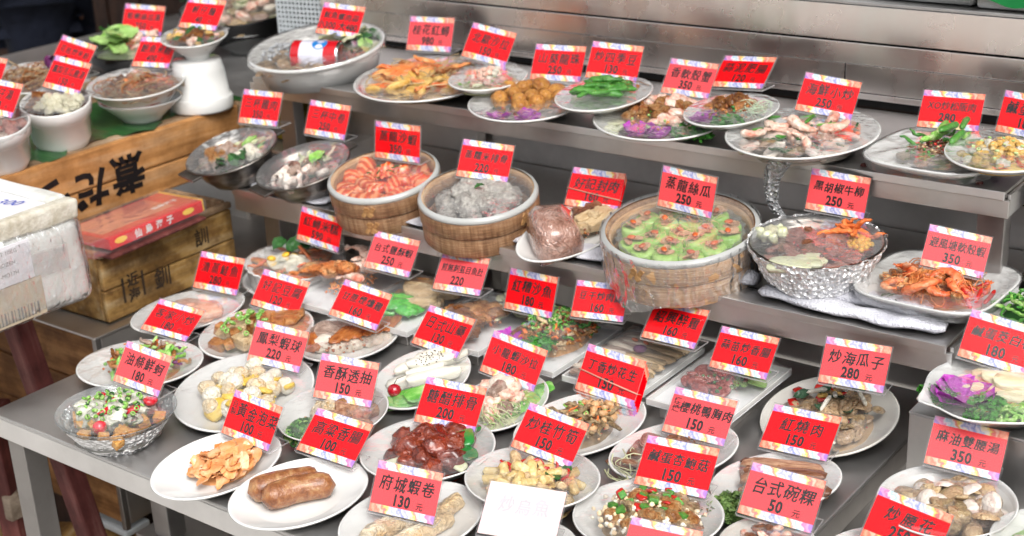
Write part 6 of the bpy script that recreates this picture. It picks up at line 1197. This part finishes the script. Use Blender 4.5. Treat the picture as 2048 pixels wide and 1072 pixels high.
card(51, '櫻桃鴨胸肉', '150', 'over the duck plate', prefix='煙燻', label='red price card marked 150 over the sliced duck, above another card', fade=1)
dish(52, 'white oval plate of sliced pork with sprouts', 'plate', 'oval_plate', G3)
s = S(52, 'red_pork', 'layered brown pork slices beside green sprouts')
s.bits(['meat_brown', 'pork_strip'])
for k in range(12): s.put('pork_slice', 'slab', ['pork_strip', 'meat_brown'][k % 2], (.12, .022, .014), .12+s.rnd.uniform(-.05, .05), .55-.11*k*.8, .010+.006*(k % 3), -.25+s.rnd.uniform(-.06, .06), .2, 0, k)
s.sprig(-.72, -.55, .06, .006, 'alfalfa', 4)
card(52, '紅燒肉', '150', 'over the layered pork slices', size=.022, label='red price card marked 150 leaning back over the layered pork slices')
dish(53, 'white bowl of mushrooms with green pepper squares', 'bowl', 'shallow_bowl', G3)
s = S(53, 'salted_egg_mushrooms', 'tan mushroom pieces with green pepper and crumbs'); s.bed('mushroom', .64, .014); s.scat('mushroom_piece', 'lump', ['mushroom', 'fried_gold', 'small_fish'], 34, (.032, .026, .022), (.08, .0), (.6, .58), .008, .020); s.scat('pepper_square', 'cube', 'green_bean', 16, (.012, .011, .007), (.0, .05), (.55, .5), .032, .012, .6); s.scat('egg_crumbs', 'lump', ['white_creamy', 'shrimp_ball'], 160, .0065, (.0, .0), (.72, .68), .022, .018, 1, join_=True); s.scat('chili_piece', 'slab', 'chili_red', 8, (.016, .012, .006), (.05, .1), (.5, .45), .034, .01)
s.bits(['mushroom', 'white_creamy', 'chili_red'])
card(53, '鹹蛋杏鮑菇', '150', 'over the bowl of mushrooms', label='red price card marked 150 over the mushrooms with green pepper')
dish(54, 'small dark rimmed bowl of steamed rice cake', 'bowl', 'small_bowl', None, mat='porcelain_warm')
s = S(54, 'steamed_rice_cake', 'smooth mottled rice cake filling a small bowl'); s.bed('rice_cake', .88, .024); s.scat('topping', 'lump', ['meat_brown', 'shrimp_pink'], 12, (.016, .013, .008), (0, .2), (.5, .5), .024, .004)
card(54, '台式碗粿', '50', 'over the small rice cake bowl', fade=1)
dish(55, 'white bowl of kidney soup in front of the steel box', 'bowl', 'soup_bowl', 'bowls on the right counter')
s = S(55, 'kidney_soup', 'large beige kidney pieces and clams in a bowl', z=.038); s.bed('kidney', .82, .010); s.scat('kidney_piece', 'smooth_lump', ['kidney', 'clam_meat', 'small_fish', 'squid_white'], 34, (.036, .026, .024), (0, 0), (.76, .72), .004, .014, .5); s.scat('clam', 'shell', ['clam_shell', 'squid_white', 'clam_meat'], 12, (.034, .036, .026), (.2, -.05), (.6, .55), .014, .010, .7); s.scat('ginger_slice', 'slab', 'tofu_cream', 5, (.026, .018, .006), (0, 0), (.6, .5), .03, .006)
s.bits(['kidney', 'clam_meat', 'wood_ear'])
card(55, '麻油雙腰湯', '350', 'over the kidney soup', label='red price card marked 350 over the kidney soup bowl at right', fade=1)
dish(56, 'white plate under the lowest right price card', 'plate', 'oval_plate', None)
s = S(56, 'fried_kidney', 'scored kidney slices mostly hidden by a card'); s.scat('kidney_slice', 'lump', 'beef_pink', 12, (.03, .024, .018), (0, 0), (.5, .5), .004, .012)
card(56, '炒腰花', '250', 'slanting across the lower right corner', size=.021, label='red price card slanting at the bottom right below the kidney soup')
dish(58, 'white bowl cut by the lower right frame corner', 'bowl', 'soup_bowl', 'bowls on the right counter')
s = S(58, 'pale_vegetables', 'pale vegetables with green stalks at the corner', z=.03); s.scat('vegetable_piece', 'slab', ['cabbage', 'lettuce', 'squid_white'], 18, (.034, .024, .012), (0, 0), (.7, .7), .006, .014)
card(57, '', '', '', fade=1, label='red price card whose top edge alone shows at the frame bottom')
# ---- left crate and counter
dish(4, 'straight sided white pot with white fungus', 'pot', 'white_pot', 'white pots on the long crate', filmk='film_hazy')
s = S(4, 'white_fungus', 'white fungus and brown broth in a pot'); s.bed('broth', .9, .006); s.scat('fungus_piece', 'lump', 'fungus', 13, (.034, .028, .024), (.15, -.25), (.55, .42), .010, .016); s.scat('chicken_piece', 'lump', 'fried_brown', 6, (.04, .03, .02), (-.4, .2), (.35, .4), .008, .01)
card(4, '鳳梨苦瓜雞湯', '150', 'on the pot of white fungus')
dish(6, 'straight sided white pot cut by the left frame edge', 'pot', 'white_pot', 'white pots on the long crate', skirt=.02)
s = S(6, 'pot_stew', 'pinkish brown stew pieces at the left frame edge'); s.bed('broth', .9, .008); s.scat('stew_piece', 'lump', ['meat_grey', 'beef_pink'], 14, (.034, .028, .02), (.1, 0), (.7, .65), .008, .012)
card(6, '蚵仔湯', '200', 'cut by the left frame edge, lower of two')
card(7, '', '', '', label='red price card corner at the far left frame edge, upper one')
dish(5, 'wide white bowl of orange noodle soup on stacked bowls', 'bowl', 'wide_bowl', 'bowls on the long crate')
k_, l_, r_, h_, a_, b_, g_, L_ = DISH[5]; t = empty('under_bowl', (l_[0], l_[1], C+.0005), (0, 0, 0), 'white bowl stacked under the noodle soup bowl', 'bowl'); v_, f_ = lathe([(0, 0), (.42, 0), (.45, .006), (.60, .02), (.88, .045), (.90, .049), (.87, .047), (.58, .025), (0, .012)], .10, .10, 0, 56, close=False); link('bowl_body', mesh('bowl', v_, f_, 'porcelain', True), t)
s = S(5, 'noodle_soup', 'orange red broth with brown noodles and meat', z=.058); s.bed('broth_red', .78, .006); s.scat('noodle_strand', 'curl', ['mushroom', 'fried_brown', 'mushroom'], 110, (.05, .05, .02), (.05, -.1), (.7, .62), .006, .014, .4, join_=True); s.scat('meat_slice', 'slab', ['fried_brown', 'crab_orange', 'meat_brown'], 18, (.04, .022, .010), (.1, .1), (.7, .6), .010, .014)
card(5, '鮑魚米粉', '400', 'over the orange noodle soup')
dish(3, 'wide white bowl of noodles at the back left', 'bowl', 'wide_bowl', 'bowls on the long crate')
s = S(3, 'brown_noodles', 'brown noodles with a purple leaf at the back left', z=.05); s.bed('sauce_brown', .78, .010); s.scat('noodle_strand', 'curl', ['mushroom', 'fried_brown'], 90, (.05, .05, .02), (0, 0), (.72, .65), .008, .014, .5, join_=True); s.scat('purple_leaf', 'leaf', 'purple_leaf', 5, (.06, .05, .03), (.5, .35), (.3, .3), .02, .01)
card(3, '花枝炒米粉', '', 'partly covered', label='red price card half hidden behind the fungus pot card')
dish(1, 'black glazed bowl of lettuce and shrimp', 'bowl', 'black_bowl', 'black bowls at the back left')
s = S(1, 'lettuce_soup', 'pale green lettuce with pink shrimp in black bowl', z=.028); s.bed('cabbage', .84, .012); s.scat('lettuce_leaf', 'flake', 'lettuce', 7, (.08, .06, .05), (-.35, .0), (.4, .5), .012, .020); s.scat('shrimp', 'shrimp', 'shrimp_pink', 8, .045, (.45, .0), (.4, .5), .014, .01); s.scat('leaf', 'leaf', 'green_dark', 4, .05, (-.5, .4), (.35, .3), .02, .01)
card(1, '蛤蜊絲瓜湯', '250', 'over the black lettuce bowl', label='red price card marked 250 over the black bowl of lettuce')
kk = DISH[2]; ip = empty('inverted_pot', (kk[1][0]-.0, kk[1][1]-.005, C+.001), (0, 0, 0), 'white pot turned upside down as a stand', 'pot'); v_, f_ = lathe([(0, 0), (1.0, 0), (1.02, .004), (1.02, .028), (.985, .031), (.93, .032), (.86, .085), (.80, .105), (.74, .112), (0, .113)], .069, .069, 0, 64, close=False); link('pot_body', mesh('pot', v_, f_, 'porcelain', True), ip)
dish(2, 'small white bowl standing on the upturned pot', 'bowl', 'small_bowl', None)
s = S(2, 'oyster_noodles', 'brown noodles with pink shrimp in a small bowl', z=.035); s.bed('sauce_brown', .76, .008); s.scat('noodle_topping', 'lump', ['fried_brown', 'shrimp_pink', 'egg_yellow', 'green_dark'], 34, (.020, .016, .012), (0, 0), (.74, .7), .006, .012)
card(2, '蚵仔麵', '40', 'on the bowl over the upturned pot', size=.021)
kk = DISH[59]; wb = empty('stand_bowl', (kk[1][0]+.035, kk[1][1]-.035, C-.003), (0, 0, 0), 'white bowl carrying the big black bowl', 'bowl'); v_, f_ = lathe([(0, 0), (.34, 0), (.36, .006), (.62, .022), (.93, .058), (1, .062), (.98, .064), (.9, .058), (.5, .02), (0, .012)], .105, .105, 0, 64, close=False); link('bowl_body', mesh('bowl', v_, f_, 'porcelain', True), wb)
dish(59, 'big black glazed bowl with cabbage and meat at the top', 'bowl', 'black_bowl', 'black bowls at the back left')
s = S(59, 'cabbage_hotpot', 'pale cabbage with pink meat and green leaf', z=.05); s.bed('cabbage', .84, .012); s.scat('cabbage_leaf', 'slab', ['cabbage', 'tofu_cream'], 22, (.06, .045, .014), (0, 0), (.72, .7), .01, .016, .5); s.scat('meat_slice', 'lump', ['shrimp_pink', 'white_meat', 'meat_grey'], 18, (.045, .036, .02), (0, -.1), (.7, .7), .018, .012); s.scat('leaf', 'leaf', 'green_fresh', 4, .04, (-.1, -.3), (.5, .3), .034, .006); s.scat('leaf', 'leaf', 'green_dark', 6, .05, (-.75, .1), (.15, .4), .03, .004)
